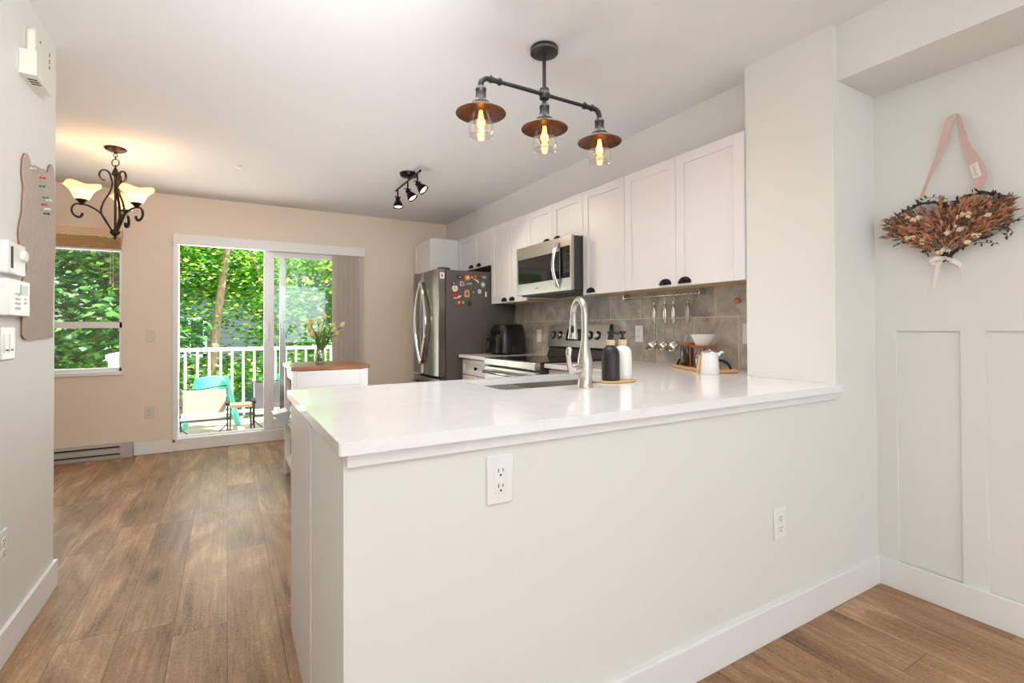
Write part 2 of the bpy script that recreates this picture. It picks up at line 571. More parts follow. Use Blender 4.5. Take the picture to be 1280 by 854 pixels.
# ------------------------------------------------------------------ geometry helpers
class MB:
    """collects geometry and links it as one mesh object"""
    def __init__(self, off=(0, 0, 0)):
        self.v, self.f = [], []
        self.off = Vector(off)

    def add(self, vs_, fs_, mtx=None):
        b = len(self.v)
        for p in vs_:
            p = Vector(p)
            if mtx is not None:
                p = mtx @ p
            self.v.append(p - self.off)
        self.f.extend([tuple(i + b for i in f) for f in fs_])
        return self

    def box(self, x0, x1, y0, y1, z0, z1, mtx=None):
        x0, x1 = min(x0, x1), max(x0, x1)
        y0, y1 = min(y0, y1), max(y0, y1)
        z0, z1 = min(z0, z1), max(z0, z1)
        vs_ = [(x0, y0, z0), (x1, y0, z0), (x1, y1, z0), (x0, y1, z0), (x0, y0, z1), (x1, y0, z1), (x1, y1, z1), (x0, y1, z1)]
        return self.add(vs_, [(0, 3, 2, 1), (4, 5, 6, 7), (0, 1, 5, 4), (1, 2, 6, 5), (2, 3, 7, 6), (3, 0, 4, 7)], mtx)

    def prism(self, pts, axis, a, b, mtx=None):
        """outline pts (2D) extruded along axis from a to b"""
        n = len(pts)
        def P(p, h):
            if axis == 'x':
                return (h, p[0], p[1])
            if axis == 'y':
                return (p[0], h, p[1])
            return (p[0], p[1], h)
        vs_ = [P(p, a) for p in pts] + [P(p, b) for p in pts]
        fs_ = [tuple(range(n - 1, -1, -1)), tuple(range(n, 2 * n))]
        fs_ += [(i, (i + 1) % n, n + (i + 1) % n, n + i) for i in range(n)]
        return self.add(vs_, fs_, mtx)

    def lathe(self, prof, c=(0, 0, 0), axis=(0, 0, 1), seg=28, close=True, sx=1.0, sy=1.0, wave=None):
        """prof: (radius, height) list"""
        q = Vector((0, 0, 1)).rotation_difference(Vector(axis).normalized()).to_matrix().to_4x4()
        mt = Matrix.Translation(c) @ q
        vs_, fs_ = [], []
        for k, (r, h) in enumerate(prof):
            for i in range(seg):
                a = 2 * PI * i / seg
                rr, hh = r, h
                if wave:
                    rr, hh = wave(k, a, r, h)
                vs_.append((rr * math.cos(a) * sx, rr * math.sin(a) * sy, hh))
        for k in range(len(prof) - 1):
            for i in range(seg):
                j = (i + 1) % seg
                fs_.append((k * seg + i, k * seg + j, (k + 1) * seg + j, (k + 1) * seg + i))
        if close:
            fs_.append(tuple(range(seg - 1, -1, -1)))
            m = (len(prof) - 1) * seg
            fs_.append(tuple(range(m, m + seg)))
        return self.add(vs_, fs_, mt)

    def cyl(self, p0, p1, r0, r1=None, seg=16):
        p0, p1 = Vector(p0), Vector(p1)
        d = p1 - p0
        return self.lathe([(r0, 0), (r0 if r1 is None else r1, d.length)], p0, d, seg)

    def tube(self, pts, r, seg=10, flat=None):
        """tube along a polyline; r a number or list; flat = squash of the section along the binormal"""
        P = [Vector(p) for p in pts]
        n = len(P)
        rs = r if isinstance(r, (list, tuple)) else [r] * n
        T = [(P[min(i + 1, n - 1)] - P[max(i - 1, 0)]).normalized() for i in range(n)]
        up = Vector((0, 0, 1)) if abs(T[0].z) < 0.9 else Vector((1, 0, 0))
        nrm = (up - T[0] * up.dot(T[0])).normalized()
        vs_, fs_ = [], []
        for i in range(n):
            if i:
                nrm = (T[i - 1].rotation_difference(T[i]) @ nrm)
                nrm = (nrm - T[i] * nrm.dot(T[i])).normalized()
            bn = T[i].cross(nrm)
            for k in range(seg):
                a = 2 * PI * k / seg
                vs_.append(P[i] + nrm * math.cos(a) * rs[i] + bn * math.sin(a) * rs[i] * (flat or 1.0))
        for i in range(n - 1):
            for k in range(seg):
                j = (k + 1) % seg
                fs_.append((i * seg + k, i * seg + j, (i + 1) * seg + j, (i + 1) * seg + k))
        fs_.append(tuple(range(seg - 1, -1, -1)))
        m = (n - 1) * seg
        fs_.append(tuple(range(m, m + seg)))
        return self.add(vs_, fs_)

    def ball(self, c, rx, ry=None, rz=None, seg=14, rings=8, mtx=None):
        ry = rx if ry is None else ry
        rz = rx if rz is None else rz
        vs_ = [(0, 0, -rz)]
        for k in range(1, rings):
            t = PI * k / rings
            for i in range(seg):
                a = 2 * PI * i / seg
                vs_.append((rx * math.sin(t) * math.cos(a), ry * math.sin(t) * math.sin(a), -rz * math.cos(t)))
        vs_.append((0, 0, rz))
        fs_ = [(0, 1 + (i + 1) % seg, 1 + i) for i in range(seg)]
        for k in range(rings - 2):
            for i in range(seg):
                j = (i + 1) % seg
                fs_.append((1 + k * seg + i, 1 + k * seg + j, 1 + (k + 1) * seg + j, 1 + (k + 1) * seg + i))
        last = len(vs_) - 1
        b = 1 + (rings - 2) * seg
        fs_ += [(last, b + i, b + (i + 1) % seg) for i in range(seg)]
        mt = Matrix.Translation(c)
        if mtx is not None:
            mt = mt @ mtx
        return self.add(vs_, fs_, mt)

    def strip(self, A, B, thick, nrm):
        """ribbon between two edge polylines with thickness along nrm"""
        n = len(A)
        nrm = Vector(nrm) * thick
        vs_ = [Vector(p) for p in A] + [Vector(p) for p in B] + [Vector(p) + nrm for p in A] + [Vector(p) + nrm for p in B]
        fs_ = []
        for i in range(n - 1):
            fs_ += [(i, i + 1, n + i + 1, n + i), (2 * n + i + 1, 2 * n + i, 3 * n + i, 3 * n + i + 1),
                    (i + 1, i, 2 * n + i, 2 * n + i + 1), (n + i, n + i + 1, 3 * n + i + 1, 3 * n + i)]
        fs_ += [(0, n, 3 * n, 2 * n), (n - 1, 3 * n - 1, 4 * n - 1, 2 * n - 1)]
        return self.add(vs_, fs_)

    def build(self, name, material, parent=None, bevel=0.0, smooth=True, fixn=True):
        me = bpy.data.meshes.new(name)
        me.from_pydata([tuple(p) for p in self.v], [], self.f)
        if fixn:
            bm = bmesh.new()
            bm.from_mesh(me)
            bmesh.ops.recalc_face_normals(bm, faces=bm.faces)
            bm.to_mesh(me)
            bm.free()
        me.materials.append(material)
        if smooth:
            me.polygons.foreach_set('use_smooth', [True] * len(me.polygons))
            me.set_sharp_from_angle(angle=R_(38))
        o = bpy.data.objects.new(name, me)
        COL.objects.link(o)
        if parent is not None:
            o.parent = parent
        if bevel > 0:
            md = o.modifiers.new('bevel', 'BEVEL')
            md.width = bevel
            md.segments = 2
            md.limit_method = 'ANGLE'
            md.angle_limit = R_(40)
        return o


def tag(o, label=None, cat=None, group=None, kind=None):
    if label:
        o['label'] = label
    if cat:
        o['category'] = cat
    if group:
        o['group'] = group
    if kind:
        o['kind'] = kind
    return o


def thing(name, label, cat, loc=(0, 0, 0), rz=0.0, group=None):
    o = bpy.data.objects.new(name, None)
    COL.objects.link(o)
    o.empty_display_size = 0.05
    o.location = loc
    o.rotation_euler = (0, 0, rz)
    return tag(o, label, cat, group)


def struct(name, mb, material, label=None, cat=None, bevel=0.0):
    return tag(mb.build(name, material, None, bevel), label, cat, None, 'structure')


def part_label(o, text):
    o['label'] = text
    return o


def copy_thing(root, loc, rz=0.0, label=None, group=None):
    r = root.copy()
    COL.objects.link(r)
    r.location = loc
    r.rotation_euler = (0, 0, rz)
    if label:
        r['label'] = label
    if group:
        r['group'] = group
    for ch in list(root.children):
        c = ch.copy()
        COL.objects.link(c)
        c.parent = r
        for g in list(ch.children):
            d = g.copy()
            COL.objects.link(d)
            d.parent = c
    return r


def arc(c, r, a0, a1, n, u, v):
    c, u, v = Vector(c), Vector(u), Vector(v)
    return [c + u * r * math.cos(R_(a0 + (a1 - a0) * i / n)) + v * r * math.sin(R_(a0 + (a1 - a0) * i / n)) for i in range(n + 1)]


def bez(pts, n=8):
    """Catmull-Rom through points"""
    P = [Vector(p) for p in pts]
    P = [P[0] * 2 - P[1]] + P + [P[-1] * 2 - P[-2]]
    out = []
    for i in range(1, len(P) - 2):
        for k in range(n):
            t = k / n
            a, b, c, d = P[i - 1], P[i], P[i + 1], P[i + 2]
            out.append(0.5 * ((2 * b) + (c - a) * t + (2 * a - 5 * b + 4 * c - d) * t * t + (3 * b - a - 3 * c + d) * t ** 3))
    out.append(P[-2])
    return out


# ------------------------------------------------------------------ dimensions of the place (metres)
XL, XR, YB, YF, ZC = -0.678, 2.557, 5.65, -3.6, 2.44
YP = 1.103            # face of the half wall under the peninsula
CT = 0.914            # worktop height
XK = 2.51             # kitchen wall behind the tiles

# ------------------------------------------------------------------ the setting
fl = struct('floor', MB().box(-3.3, 2.9, YF - 0.15, YB + 0.15, -0.12, 0), M['floor'])
struct('ceiling', MB().box(-3.3, 2.9, YF - 0.15, YB + 0.15, ZC, ZC + 0.12), M['ceiling'])
wl = MB()
wl.box(XL - 0.12, XL, YF, 2.955, 0, ZC)
struct('wall_left', wl, M['paint'])
struct('wall_nook_front', MB().box(-2.9, XL - 0.12, 2.83, 2.955, 0, ZC), M['backpaint'])
struct('wall_nook_side', MB().box(-3.0, -2.9, 2.83, YB, 0, ZC), M['backpaint'])
# back wall with openings for the window and the balcony door
wb_ = MB()
WX0, WX1, WZ0, WZ1 = -1.95, -0.835, 0.775, 2.05
DX0, DX1, DZ0, DZ1 = -0.430, 1.300, 0.085, 2.03
for (a, b, c, d) in ((-3.0, WX0, 0, ZC), (WX0, WX1, 0, WZ0), (WX0, WX1, WZ1, ZC), (WX1, DX0, 0, ZC), (DX0, DX1, 0, DZ0),
                     (DX0, DX1, DZ1, ZC), (DX1, 2.9, 0, ZC)):
    wb_.box(a, b, YB, YB + 0.15, c, d)
struct('wall_back', wb_, M['backpaint'])
struct('wall_right_kitchen', MB().box(XK, 2.9, 1.51, YB, 0, ZC), M['paint'])
struct('trim_1', MB().box(2.34, XK, 1.51, YB, 2.13, ZC), M['paint'])       # bulkhead over the wall cabinets
# right wall of the foreground with its recessed panels
wr = MB()
wr.box(XR + 0.010, 2.9, YF, 1.51, 0, ZC)
pan_y = [(0.805, 1.024), (0.509, 0.728), (0.213, 0.432), (-0.083, 0.136), (-0.379, -0.160), (-0.675, -0.456), (-0.971, -0.752)]
wr.box(XR, XR + 0.010, YF, 1.103, 1.136, 2.205)
prev = 1.103
for (a, b) in pan_y:
    wr.box(XR, XR + 0.010, b, prev, 0.0, 1.136)
    prev = a
wr.box(XR, XR + 0.010, YF, prev, 0.0, 1.136)
struct('wall_right', wr, M['paint'])
struct('trim_2', MB().box(2.25, 2.9, YF, YP, 2.205, ZC), M['paint'])       # dropped beam
struct('wall_column', MB().box(2.215, 2.9, YP, 1.51, 0, ZC), M['paint'])
struct('wall_peninsula', MB().box(0.217, 2.215, YP, 1.225, 0, 0.883).box(0.217, 0.24, 1.225, 1.57, 0, 0.883), M['paint'])
# wall behind the viewer; unseen wide opening shaped for sky light and reflections
wf = MB()
for (a, b, c, d) in ((XL, -0.60, 0, ZC), (-0.60, 2.45, 0, 0.08), (-0.60, 2.45, 2.36, ZC), (2.45, 2.9, 0, ZC)):
    wf.box(a, b, YF - 0.1, YF, c, d)
struct('wall_front', wf, M['paint'])
# baseboards
struct('baseboard_left', MB().box(XL, XL + 0.014, YF, 2.955, 0, 0.118).box(XL - 0.12, XL + 0.014, 2.955, 2.969, 0, 0.118), M['trim'], bevel=0.002)
struct('baseboard_right', MB().box(XR - 0.014, XR, YF, YP - 0.014, 0, 0.122), M['trim'], bevel=0.002)
struct('baseboard_peninsula', MB().box(0.217, XR, YP - 0.014, YP, 0, 0.122), M['trim'], bevel=0.002)
struct('baseboard_back', MB().box(-0.744, DX0 - 0.02, YB - 0.012, YB, 0, 0.112).box(DX0 - 0.02, 1.9, YB - 0.010, YB, 0, 0.082), M['trim'], bevel=0.002)
struct('trim_3', MB().box(0.222, 2.20, YP - 0.012, YP, 0.853, 0.884), M['trim'], bevel=0.002)   # batten below the worktop edge
# tiles
struct('wall_backsplash', MB().box(2.497, XK, 1.51, 4.25, CT, 1.40), M['tile'])

# ------------------------------------------------------------------ window in the dining nook
w1 = MB()
fy0, fy1 = YB + 0.02, YB + 0.085
w1.box(WX0, WX0 + 0.035, fy0, fy1, WZ0, WZ1).box(WX1 - 0.022, WX1, fy0, fy1, WZ0, WZ1)
w1.box(WX0, WX1, fy0, fy1, WZ0, WZ0 + 0.035).box(WX0, WX1, fy0, fy1, WZ1 - 0.035, WZ1)
w1.box(WX0, WX1, fy0, fy1, 1.172, 1.226)
wo = struct('window_1', w1, M['vinyl'], bevel=0.002)
MB().box(WX0 + 0.03, WX1 - 0.02, YB + 0.05, YB + 0.054, 1.226, WZ1 - 0.03).build('glass', M['glass'], wo)
MB().box(WX0 + 0.03, WX1 - 0.02, YB + 0.05, YB + 0.054, WZ0 + 0.03, 1.172).build('glass', M['glass'], wo)
MB().box(WX0 - 0.04, WX1 + 0.012, YB - 0.028, YB + 0.02, WZ0 - 0.028, WZ0 + 0.004).build('sill', M['trim'], wo, 0.003)

bl = thing('pleated_blind', 'tan pleated blind raised to the top of the small dining window', 'blind', (-1.39, YB - 0.03, 1.87))
MB(bl.location).box(WX0 - 0.02, WX1 + 0.008, YB - 0.055, YB - 0.002, 1.995, 2.055).build('headrail', M['blindfab'], bl, 0.003)
st = MB(bl.location)
for i in range(8):
    z = 1.884 + i * 0.0135
    st.prism([(YB - 0.047, z), (YB - 0.027, z - 0.006), (YB - 0.007, z), (YB - 0.027, z + 0.006)], 'x', WX0 - 0.01, WX1)
st.build('pleats', M['blindfab'], bl)
MB(bl.location).box(WX0 - 0.01, WX1, YB - 0.05, YB - 0.004, 1.862, 1.878).build('bottom_rail', M['trim'], bl, 0.002)
cd = MB(bl.location)
for dx, zb in ((0, 1.60), (0.018, 1.57)):
    cd.cyl((WX1 - 0.075 + dx, YB - 0.052, 1.87), (WX1 - 0.075 + dx, YB - 0.052, zb), 0.0022, seg=6)
    cd.lathe([(0.003, 0), (0.008, 0.008), (0.008, 0.03), (0.003, 0.04)], (WX1 - 0.075 + dx, YB - 0.052, zb - 0.035), seg=10)
cd.build('cord', M['beige_plastic'], bl)

# ------------------------------------------------------------------ sliding balcony door
d1 = MB()
d1.box(DX0, DX0 + 0.022, YB + 0.0, YB + 0.13, DZ0, DZ1).box(DX1 - 0.022, DX1, YB, YB + 0.13, DZ0, DZ1)
d1.box(DX0, DX1, YB, YB + 0.13, DZ1 - 0.04, DZ1).box(DX0, DX1, YB, YB + 0.14, DZ0, DZ0 + 0.03)
d1.box(DX0, DX1, YB + 0.03, YB + 0.04, DZ0 + 0.03, DZ0 + 0.045).box(DX0, DX1, YB + 0.08, YB + 0.09, DZ0 + 0.03, DZ0 + 0.045)
do = struct('door_1', d1, M['vinyl'], bevel=0.002)
sl = MB()
sy0, sy1 = YB + 0.018, YB + 0.055
sl.box(0.322, 0.418, sy0, sy1, DZ0 + 0.04, DZ1 - 0.045).box(1.19, 1.27, sy0, sy1, DZ0 + 0.04, DZ1 - 0.045)
sl.box(0.418, 1.19, sy0, sy1, DZ0 + 0.04, DZ0 + 0.13).box(0.418, 1.19, sy0, sy1, DZ1 - 0.12, DZ1 - 0.045)
sp_ = sl.build('sliding_panel', M['vinyl'], do, 0.003)
MB().box(0.41, 1.2, YB + 0.034, YB + 0.038, DZ0 + 0.12, DZ1 - 0.11).build('glass', M['glass'], sp_)
h_ = MB().box(0.345, 0.375, sy0 - 0.022, sy0, 1.02, 1.22).box(0.352, 0.368, sy0 - 0.04, sy0 - 0.022, 1.05, 1.19)
h_.build('door_handle', M['white_plastic'], sp_, 0.004)
fx = MB()
gy0, gy1 = YB + 0.07, YB + 0.105
fx.box(0.475, 0.535, gy0, gy1, DZ0 + 0.04, DZ1 - 0.045).box(1.22, 1.278, gy0, gy1, DZ0 + 0.04, DZ1 - 0.045)
fx.box(0.535, 1.22, gy0, gy1, DZ0 + 0.04, DZ0 + 0.12).box(0.535, 1.22, gy0, gy1, DZ1 - 0.11, DZ1 - 0.045)
fp = fx.build('fixed_panel', M['alu'], do, 0.003)
MB().box(0.53, 1.225, YB + 0.085, YB + 0.089, DZ0 + 0.11, DZ1 - 0.10).build('glass', M['glass'], fp)
struct('trim_4', MB().box(DX0 - 0.022, DX1 + 0.02, YB - 0.012, YB, DZ0 - 0.004, DZ0 + 0.028).box(DX0 - 0.022, DX0, YB - 0.012, YB, DZ0, 1.96), M['trim'], bevel=0.002)

vb = thing('vertical_blind', 'long white valance over the balcony door with grey-beige vertical slats gathered right', 'blind', (1.15, YB - 0.05, DZ0))
MB(vb.location).box(DX0 - 0.018, DX1 + 0.035, YB - 0.075, YB - 0.013, 1.962, 2.062).build('valance', M['trim'], vb, 0.003)
for i in range(11):
    x = 1.012 + i * 0.027
    mt = Matrix.Translation((x, YB - 0.05, 0)) @ Matrix.Rotation(R_(20 if i % 2 else 28), 4, 'Z')
    prof = [(-0.04, -0.004), (-0.02, 0.003), (0, 0.005), (0.02, 0.003), (0.04, -0.004), (0.04, -0.0055), (0.02, 0.0015), (0, 0.0035), (-0.02, 0.0015), (-0.04, -0.0055)]
    MB(vb.location).prism(prof, 'z', 0.125, 1.962, mt).build('slat', M['blind'], vb)
ch = MB(vb.location)
ch.cyl((1.318, YB - 0.05, 1.2), (1.318, YB - 0.05, 1.96), 0.003, seg=6).cyl((1.318, YB - 0.05, 1.14), (1.318, YB - 0.05, 1.2), 0.006, 0.004, seg=8)
ch.build('chain', M['beige_plastic'], vb)


# ------------------------------------------------------------------ cabinets
def shaker(mb, x, y0, y1, z0, z1, t=0.02, fr=0.055, rec=0.008):
    """front facing -X whose face lies at x"""
    mb.box(x, x + t, y0, y0 + fr, z0, z1).box(x, x + t, y1 - fr, y1, z0, z1)
    mb.box(x, x + t, y0 + fr, y1 - fr, z0, z0 + fr).box(x, x + t, y0 + fr, y1 - fr, z1 - fr, z1)
    mb.box(x + rec, x + t, y0 + fr, y1 - fr, z0 + fr, z1 - fr)


def cup_pull(off, x, y, z, parent, w=0.044, h=0.034, dpt=0.024):
    """half dome, flat side down, on a face at x"""
    mb = MB(off)
    vs_, fs_ = [], []
    n, k = 14, 6
    for i in range(k + 1):
        t = PI / 2 * i / k
        for j in range(n + 1):
            a = PI * j / n
            vs_.append((x - dpt * math.sin(t), y + w * math.cos(a) * math.cos(t * 0.92), z + h * math.sin(a) * math.cos(t * 0.92)))
    for i in range(k):
        for j in range(n):
            fs_.append((i * (n + 1) + j, i * (n + 1) + j + 1, (i + 1) * (n + 1) + j + 1, (i + 1) * (n + 1) + j))
    mb.add(vs_, fs_)
    mb.box(x - 0.002, x + 0.0, y - w, y + w, z - 0.003, z + 0.003)
    return mb.build('cup_pull', M['pull'], parent)


def wall_cabinet(label, y0, y1, z0, z1, doors, pulls, under=True):
    XFc = 2.20
    t = thing('wall_cabinet', label, 'cabinet', (2.35, (y0 + y1) / 2, z0), group='white wall cabinets along the kitchen wall')
    MB(t.location).box(XFc + 0.022, 2.496, y0 + 0.001, y1 - 0.001, z0 + 0.014, z1).build('body', M['cab'], t)
    MB(t.location).box(XFc + 0.022, 2.496, y0 + 0.001, y1 - 0.001, z0, z0 + 0.0135).build('underside', M['cabunder'], t)
    for (a, b), py in zip(doors, pulls):
        m = MB(t.location)
        shaker(m, XFc, a + 0.0015, b - 0.0015, z0 - 0.003, z1 - 0.002)
        d = m.build('door', M['cab'], t, 0.0012)
        cup_pull(t.location, XFc, py, z0 + 0.012, d)
    return t


wall_cabinet('tall white double wall cabinet beside the grey column, right of the single cabinet', 1.512, 2.352, 1.393, 2.129, [(1.512, 1.937), (1.937, 2.352)], [1.875, 2.015])
wall_cabinet('narrow white one-door wall cabinet directly right of the microwave', 2.352, 2.778, 1.393, 2.129, [(2.352, 2.778)], [2.69])
wall_cabinet('short white two-door cabinet directly above the microwave', 2.778, 3.542, 1.822, 2.129, [(2.778, 3.16), (3.16, 3.542)], [3.09, 3.235])
wall_cabinet('tall white double wall cabinet between the microwave and the fridge', 3.542, 4.19, 1.393, 2.129, [(3.542, 3.862), (3.862, 4.19)], [3.79, 3.93])
wall_cabinet('short white two-door cabinet over the fridge', 4.19, 4.972, 1.772, 2.129, [(4.19, 4.575), (4.575, 4.972)], [4.455, 4.635])

pn = thing('pantry_cabinet', 'deep white cabinet with plain side behind the top of the fridge', 'cabinet', (2.2, 5.25, 0))
MB(pn.location).box(1.90, XK - 0.004, 4.976, 5.50, 0, 2.129).build('body', M['cab'], pn, 0.002)
m = MB(pn.location)
shaker(m, 1.88, 4.98, 5.49, 0.1, 2.122)
m.build('door', M['cab'], pn, 0.0012)
MB(pn.location).box(1.93, XK - 0.004, 5.50, YB - 0.004, 0, 2.12).build('filler_panel', M['cab'], pn)

# base cabinets
def base_cabinet(label, y0, y1, pull):
    xf = 1.895
    t = thing('base_cabinet', label, 'cabinet', (2.2, (y0 + y1) / 2, 0), group='white base cabinets along the kitchen wall')
    MB(t.location).box(xf + 0.022, 2.49, y0, y1, 0.1, 0.882).build('body', M['cab'], t)
    MB(t.location).box(xf + 0.07, 2.49, y0, y1, 0, 0.1).build('toe_kick', M['cab'], t)
    m = MB(t.location)
    shaker(m, xf, y0 + 0.004, y1 - 0.004, 0.735, 0.872, fr=0.035)
    d = m.build('drawer', M['cab'], t, 0.0012)
    if pull == 'cup':
        cup_pull(t.location, xf, (y0 + y1) / 2, 0.80, d)
    else:
        k = MB(t.location)
        k.lathe([(0.006, 0), (0.006, 0.012), (0.015, 0.018), (0.016, 0.026), (0.01, 0.032)], (xf, (y0 + y1) / 2, 0.80), (-1, 0, 0), 16)
        k.build('knob', M['pull'], d)
    m = MB(t.location)
    shaker(m, xf, y0 + 0.004, y1 - 0.004, 0.11, 0.728)
    m.build('door', M['cab'], t, 0.0012)


base_cabinet('white base cabinet with knobbed drawer between the fridge and the stove', 3.55, 4.195, 'knob')
base_cabinet('white base cabinet with cup-pull drawer to the right of the stove', 2.13, 2.775, 'cup')

# peninsula base
pb = thing('peninsula_cabinet', 'white end panel and base cabinets carrying the peninsula worktop', 'cabinet', (1.0, 1.65, 0))
MB(pb.location).box(0.213, 0.235, 1.571, 2.085, 0, 0.883).build('end_panel', M['cab'], pb, 0.0015)
MB(pb.location).box(0.241, 0.88, 1.226, 2.06, 0.1, 0.883).box(1.66, 1.86, 1.226, 2.06, 0.1, 0.883).box(0.88, 1.66, 1.226, 2.06, 0.1, 0.66).build('body', M['cab'], pb)
MB(pb.location).box(0.241, 1.86, 1.4, 2.0, 0, 0.1).build('toe_kick', M['cab'], pb)
for i in range(3):
    m = MB(pb.location)
    a, b = 0.24 + i * 0.54, 0.24 + (i + 1) * 0.54
    for q in (0,):
        fr = 0.055
        m.box(a, a + fr, 2.06, 2.08, 0.11, 0.875).box(b - fr - 0.003, b - 0.003, 2.06, 2.08, 0.11, 0.875)
        m.box(a + fr, b - fr, 2.06, 2.08, 0.11, 0.165).box(a + fr, b - fr, 2.06, 2.08, 0.82, 0.875).box(a + fr, b - fr, 2.06, 2.072, 0.165, 0.82)
    m.build('door', M['cab'], pb, 0.0012)

# worktop: one continuous slab, with the sink opening left free
ZT0, ZT1 = 0.885, 0.9135
SX0, SX1, SY0, SY1 = 0.925, 1.60, 1.665, 2.055
wt = MB()


def slab(pts):
    wt.prism(pts, 'z', ZT0, ZT1)


def worktop():
    me = bpy.data.meshes.new('worktop')
    bm = bmesh.new()
    r = 0.008
    outer = []
    for k in range(7):
        a = R_(180 + 90 * k / 6)
        outer.append((0.202 + r + r * math.cos(a), 1.070 + r + r * math.sin(a)))
    outer += [(2.213, 1.070), (2.213, 1.512), (2.496, 1.512), (2.496, 2.776), (1.862, 2.776), (1.862, 2.115)]
    for k in range(7):
        a = R_(90 + 90 * k / 6)
        outer.append((0.202 + r + r * math.cos(a), 2.115 - r + r * math.sin(a)))
    ri = 0.03
    inner = []
    for (cx, cy, a0) in ((SX0 + ri, SY0 + ri, 180), (SX1 - ri, SY0 + ri, 270), (SX1 - ri, SY1 - ri, 0), (SX0 + ri, SY1 - ri, 90)):
        for k in range(5):
            a = R_(a0 + 90 * k / 4)
            inner.append((cx + ri * math.cos(a), cy + ri * math.sin(a)))
    edges = []
    for loop in (outer, inner):
        vv = [bm.verts.new((x, y, ZT1)) for x, y in loop]
        for i in range(len(vv)):
            edges.append(bm.edges.new((vv[i], vv[(i + 1) % len(vv)])))
    bmesh.ops.triangle_fill(bm, use_beauty=True, use_dissolve=False, edges=edges, normal=(0, 0, 1))
    faces = list(bm.faces)
    ext = bmesh.ops.extrude_face_region(bm, geom=faces)
    for g in ext['geom']:
        if isinstance(g, bmesh.types.BMVert):
            g.co.z = ZT0
    bmesh.ops.recalc_face_normals(bm, faces=bm.faces)
    bm.to_mesh(me)
    bm.free()
    me.materials.append(M['quartz'])
    o = bpy.data.objects.new('worktop', me)
    COL.objects.link(o)
    md = o.modifiers.new('bevel', 'BEVEL')
    md.width = 0.003
    md.segments = 3
    md.limit_method = 'ANGLE'
    md.angle_limit = R_(50)
    return o


tag(worktop(), 'long white quartz peninsula worktop with a cut-out sink, running to the stove', 'worktop')
tag(MB().box(1.862, 2.496, 3.546, 4.205, ZT0, ZT1).build('worktop', M['quartz'], None, 0.003), 'short piece of white worktop between the stove and the fridge', 'worktop')

# sink
sk = thing('kitchen_sink', 'stainless steel double sink set under the peninsula worktop', 'sink', ((SX0 + SX1) / 2, 1.86, 0.70))


def bowl(x0, x1, y0, y1, zt, zb):
    b = MB(sk.location)
    t = 0.004
    s = 0.015
    vs_ = []
    for (xx0, xx1, yy0, yy1, z) in ((x0, x1, y0, y1, zt), (x0 + s, x1 - s, y0 + s, y1 - s, zb), ):
        vs_ += [(xx0, yy0, z), (xx1, yy0, z), (xx1, yy1, z), (xx0, yy1, z)]
    o = [(x0 - t, y0 - t, zt), (x1 + t, y0 - t, zt), (x1 + t, y1 + t, zt), (x0 - t, y1 + t, zt),
         (x0 + s - t, y0 + s - t, zb - t), (x1 - s + t, y0 + s - t, zb - t), (x1 - s + t, y1 - s + t, zb - t), (x0 + s - t, y1 - s + t, zb - t)]
    b.add(vs_ + o, [(0, 1, 5, 4), (1, 2, 6, 5), (2, 3, 7, 6), (3, 0, 4, 7), (4, 5, 6, 7),
                    (8, 12, 13, 9), (9, 13, 14, 10), (10, 14, 15, 11), (11, 15, 12, 8), (12, 15, 14, 13),
                    (0, 8, 9, 1), (1, 9, 10, 2), (2, 10, 11, 3), (3, 11, 8, 0)])
    return b


b1 = bowl(SX0 - 0.002, 1.155, SY0 - 0.002, SY1 + 0.002, 0.8845, 0.70).build('bowl', M['steel'], sk)
b2 = bowl(1.175, SX1 + 0.002, SY0 - 0.002, SY1 + 0.002, 0.8845, 0.70).build('bowl', M['steel'], sk)
MB(sk.location).box(1.159, 1.171, SY0, SY1, 0.80, 0.878).build('divider', M['steel'], sk, 0.004)
for bx, bo in ((1.04, b1), (1.39, b2)):
    MB(sk.location).lathe([(0.0, 0.0), (0.04, 0.0), (0.043, 0.003), (0.045, 0.001)], (bx, 1.86, 0.7005), seg=24).build('drain', M['chrome'], bo)

# faucet
fc = thing('kitchen_faucet', 'tall brushed-nickel gooseneck faucet with side lever at the peninsula sink', 'faucet', (1.255, 1.575, CT))
f = MB()
f.lathe([(0.032, 0), (0.032, 0.006), (0.029, 0.012), (0.0285, 0.05), (0.031, 0.07), (0.031, 0.105), (0.027, 0.13), (0.019, 0.165), (0.0145, 0.19), (0.0135, 0.22)], seg=28)
f.build('body', M['nickel'], fc)
sd = Vector((0.27, 0.96, 0))   # the way the spout reaches
pts = [Vector((0, 0, 0.20)), Vector((0, 0, 0.24)), Vector((0, 0, 0.285))]
pts += arc(sd * 0.062 + Vector((0, 0, 0.296)), 0.062, 180, 12, 16, sd, (0, 0, 1))
pts += [sd * 0.123 + Vector((0, 0, 0.28))]
g = MB()
g.tube(pts, 0.0132, 18)
g.build('gooseneck', M['nickel'], fc)
hd = MB()
tip = sd * 0.124 + Vector((0, 0, 0.292))
dd = (sd * 0.06 + Vector((0, 0, -1))).normalized()
hd.lathe([(0.0135, 0), (0.0150, 0.01), (0.0155, 0.040), (0.0185, 0.065), (0.0225, 0.090), (0.023, 0.098), (0.019, 0.100)], tip, dd, 24)
hdo = hd.build('spray_head', M['nickel'], fc)
bt = MB()
bt.ball(tip + dd * 0.058 + Vector((-0.0115, -0.0105, 0)), 0.008, 0.008, 0.018)
part_label(bt.build('spray_button', M['black_plastic'], hdo), 'black button')
hl = MB()
hl.lathe([(0.020, 0), (0.022, 0.02), (0.022, 0.046), (0.016, 0.060), (0.006, 0.066)], (-0.022, 0.0, 0.076), (-1, -0.12, 0), 20)
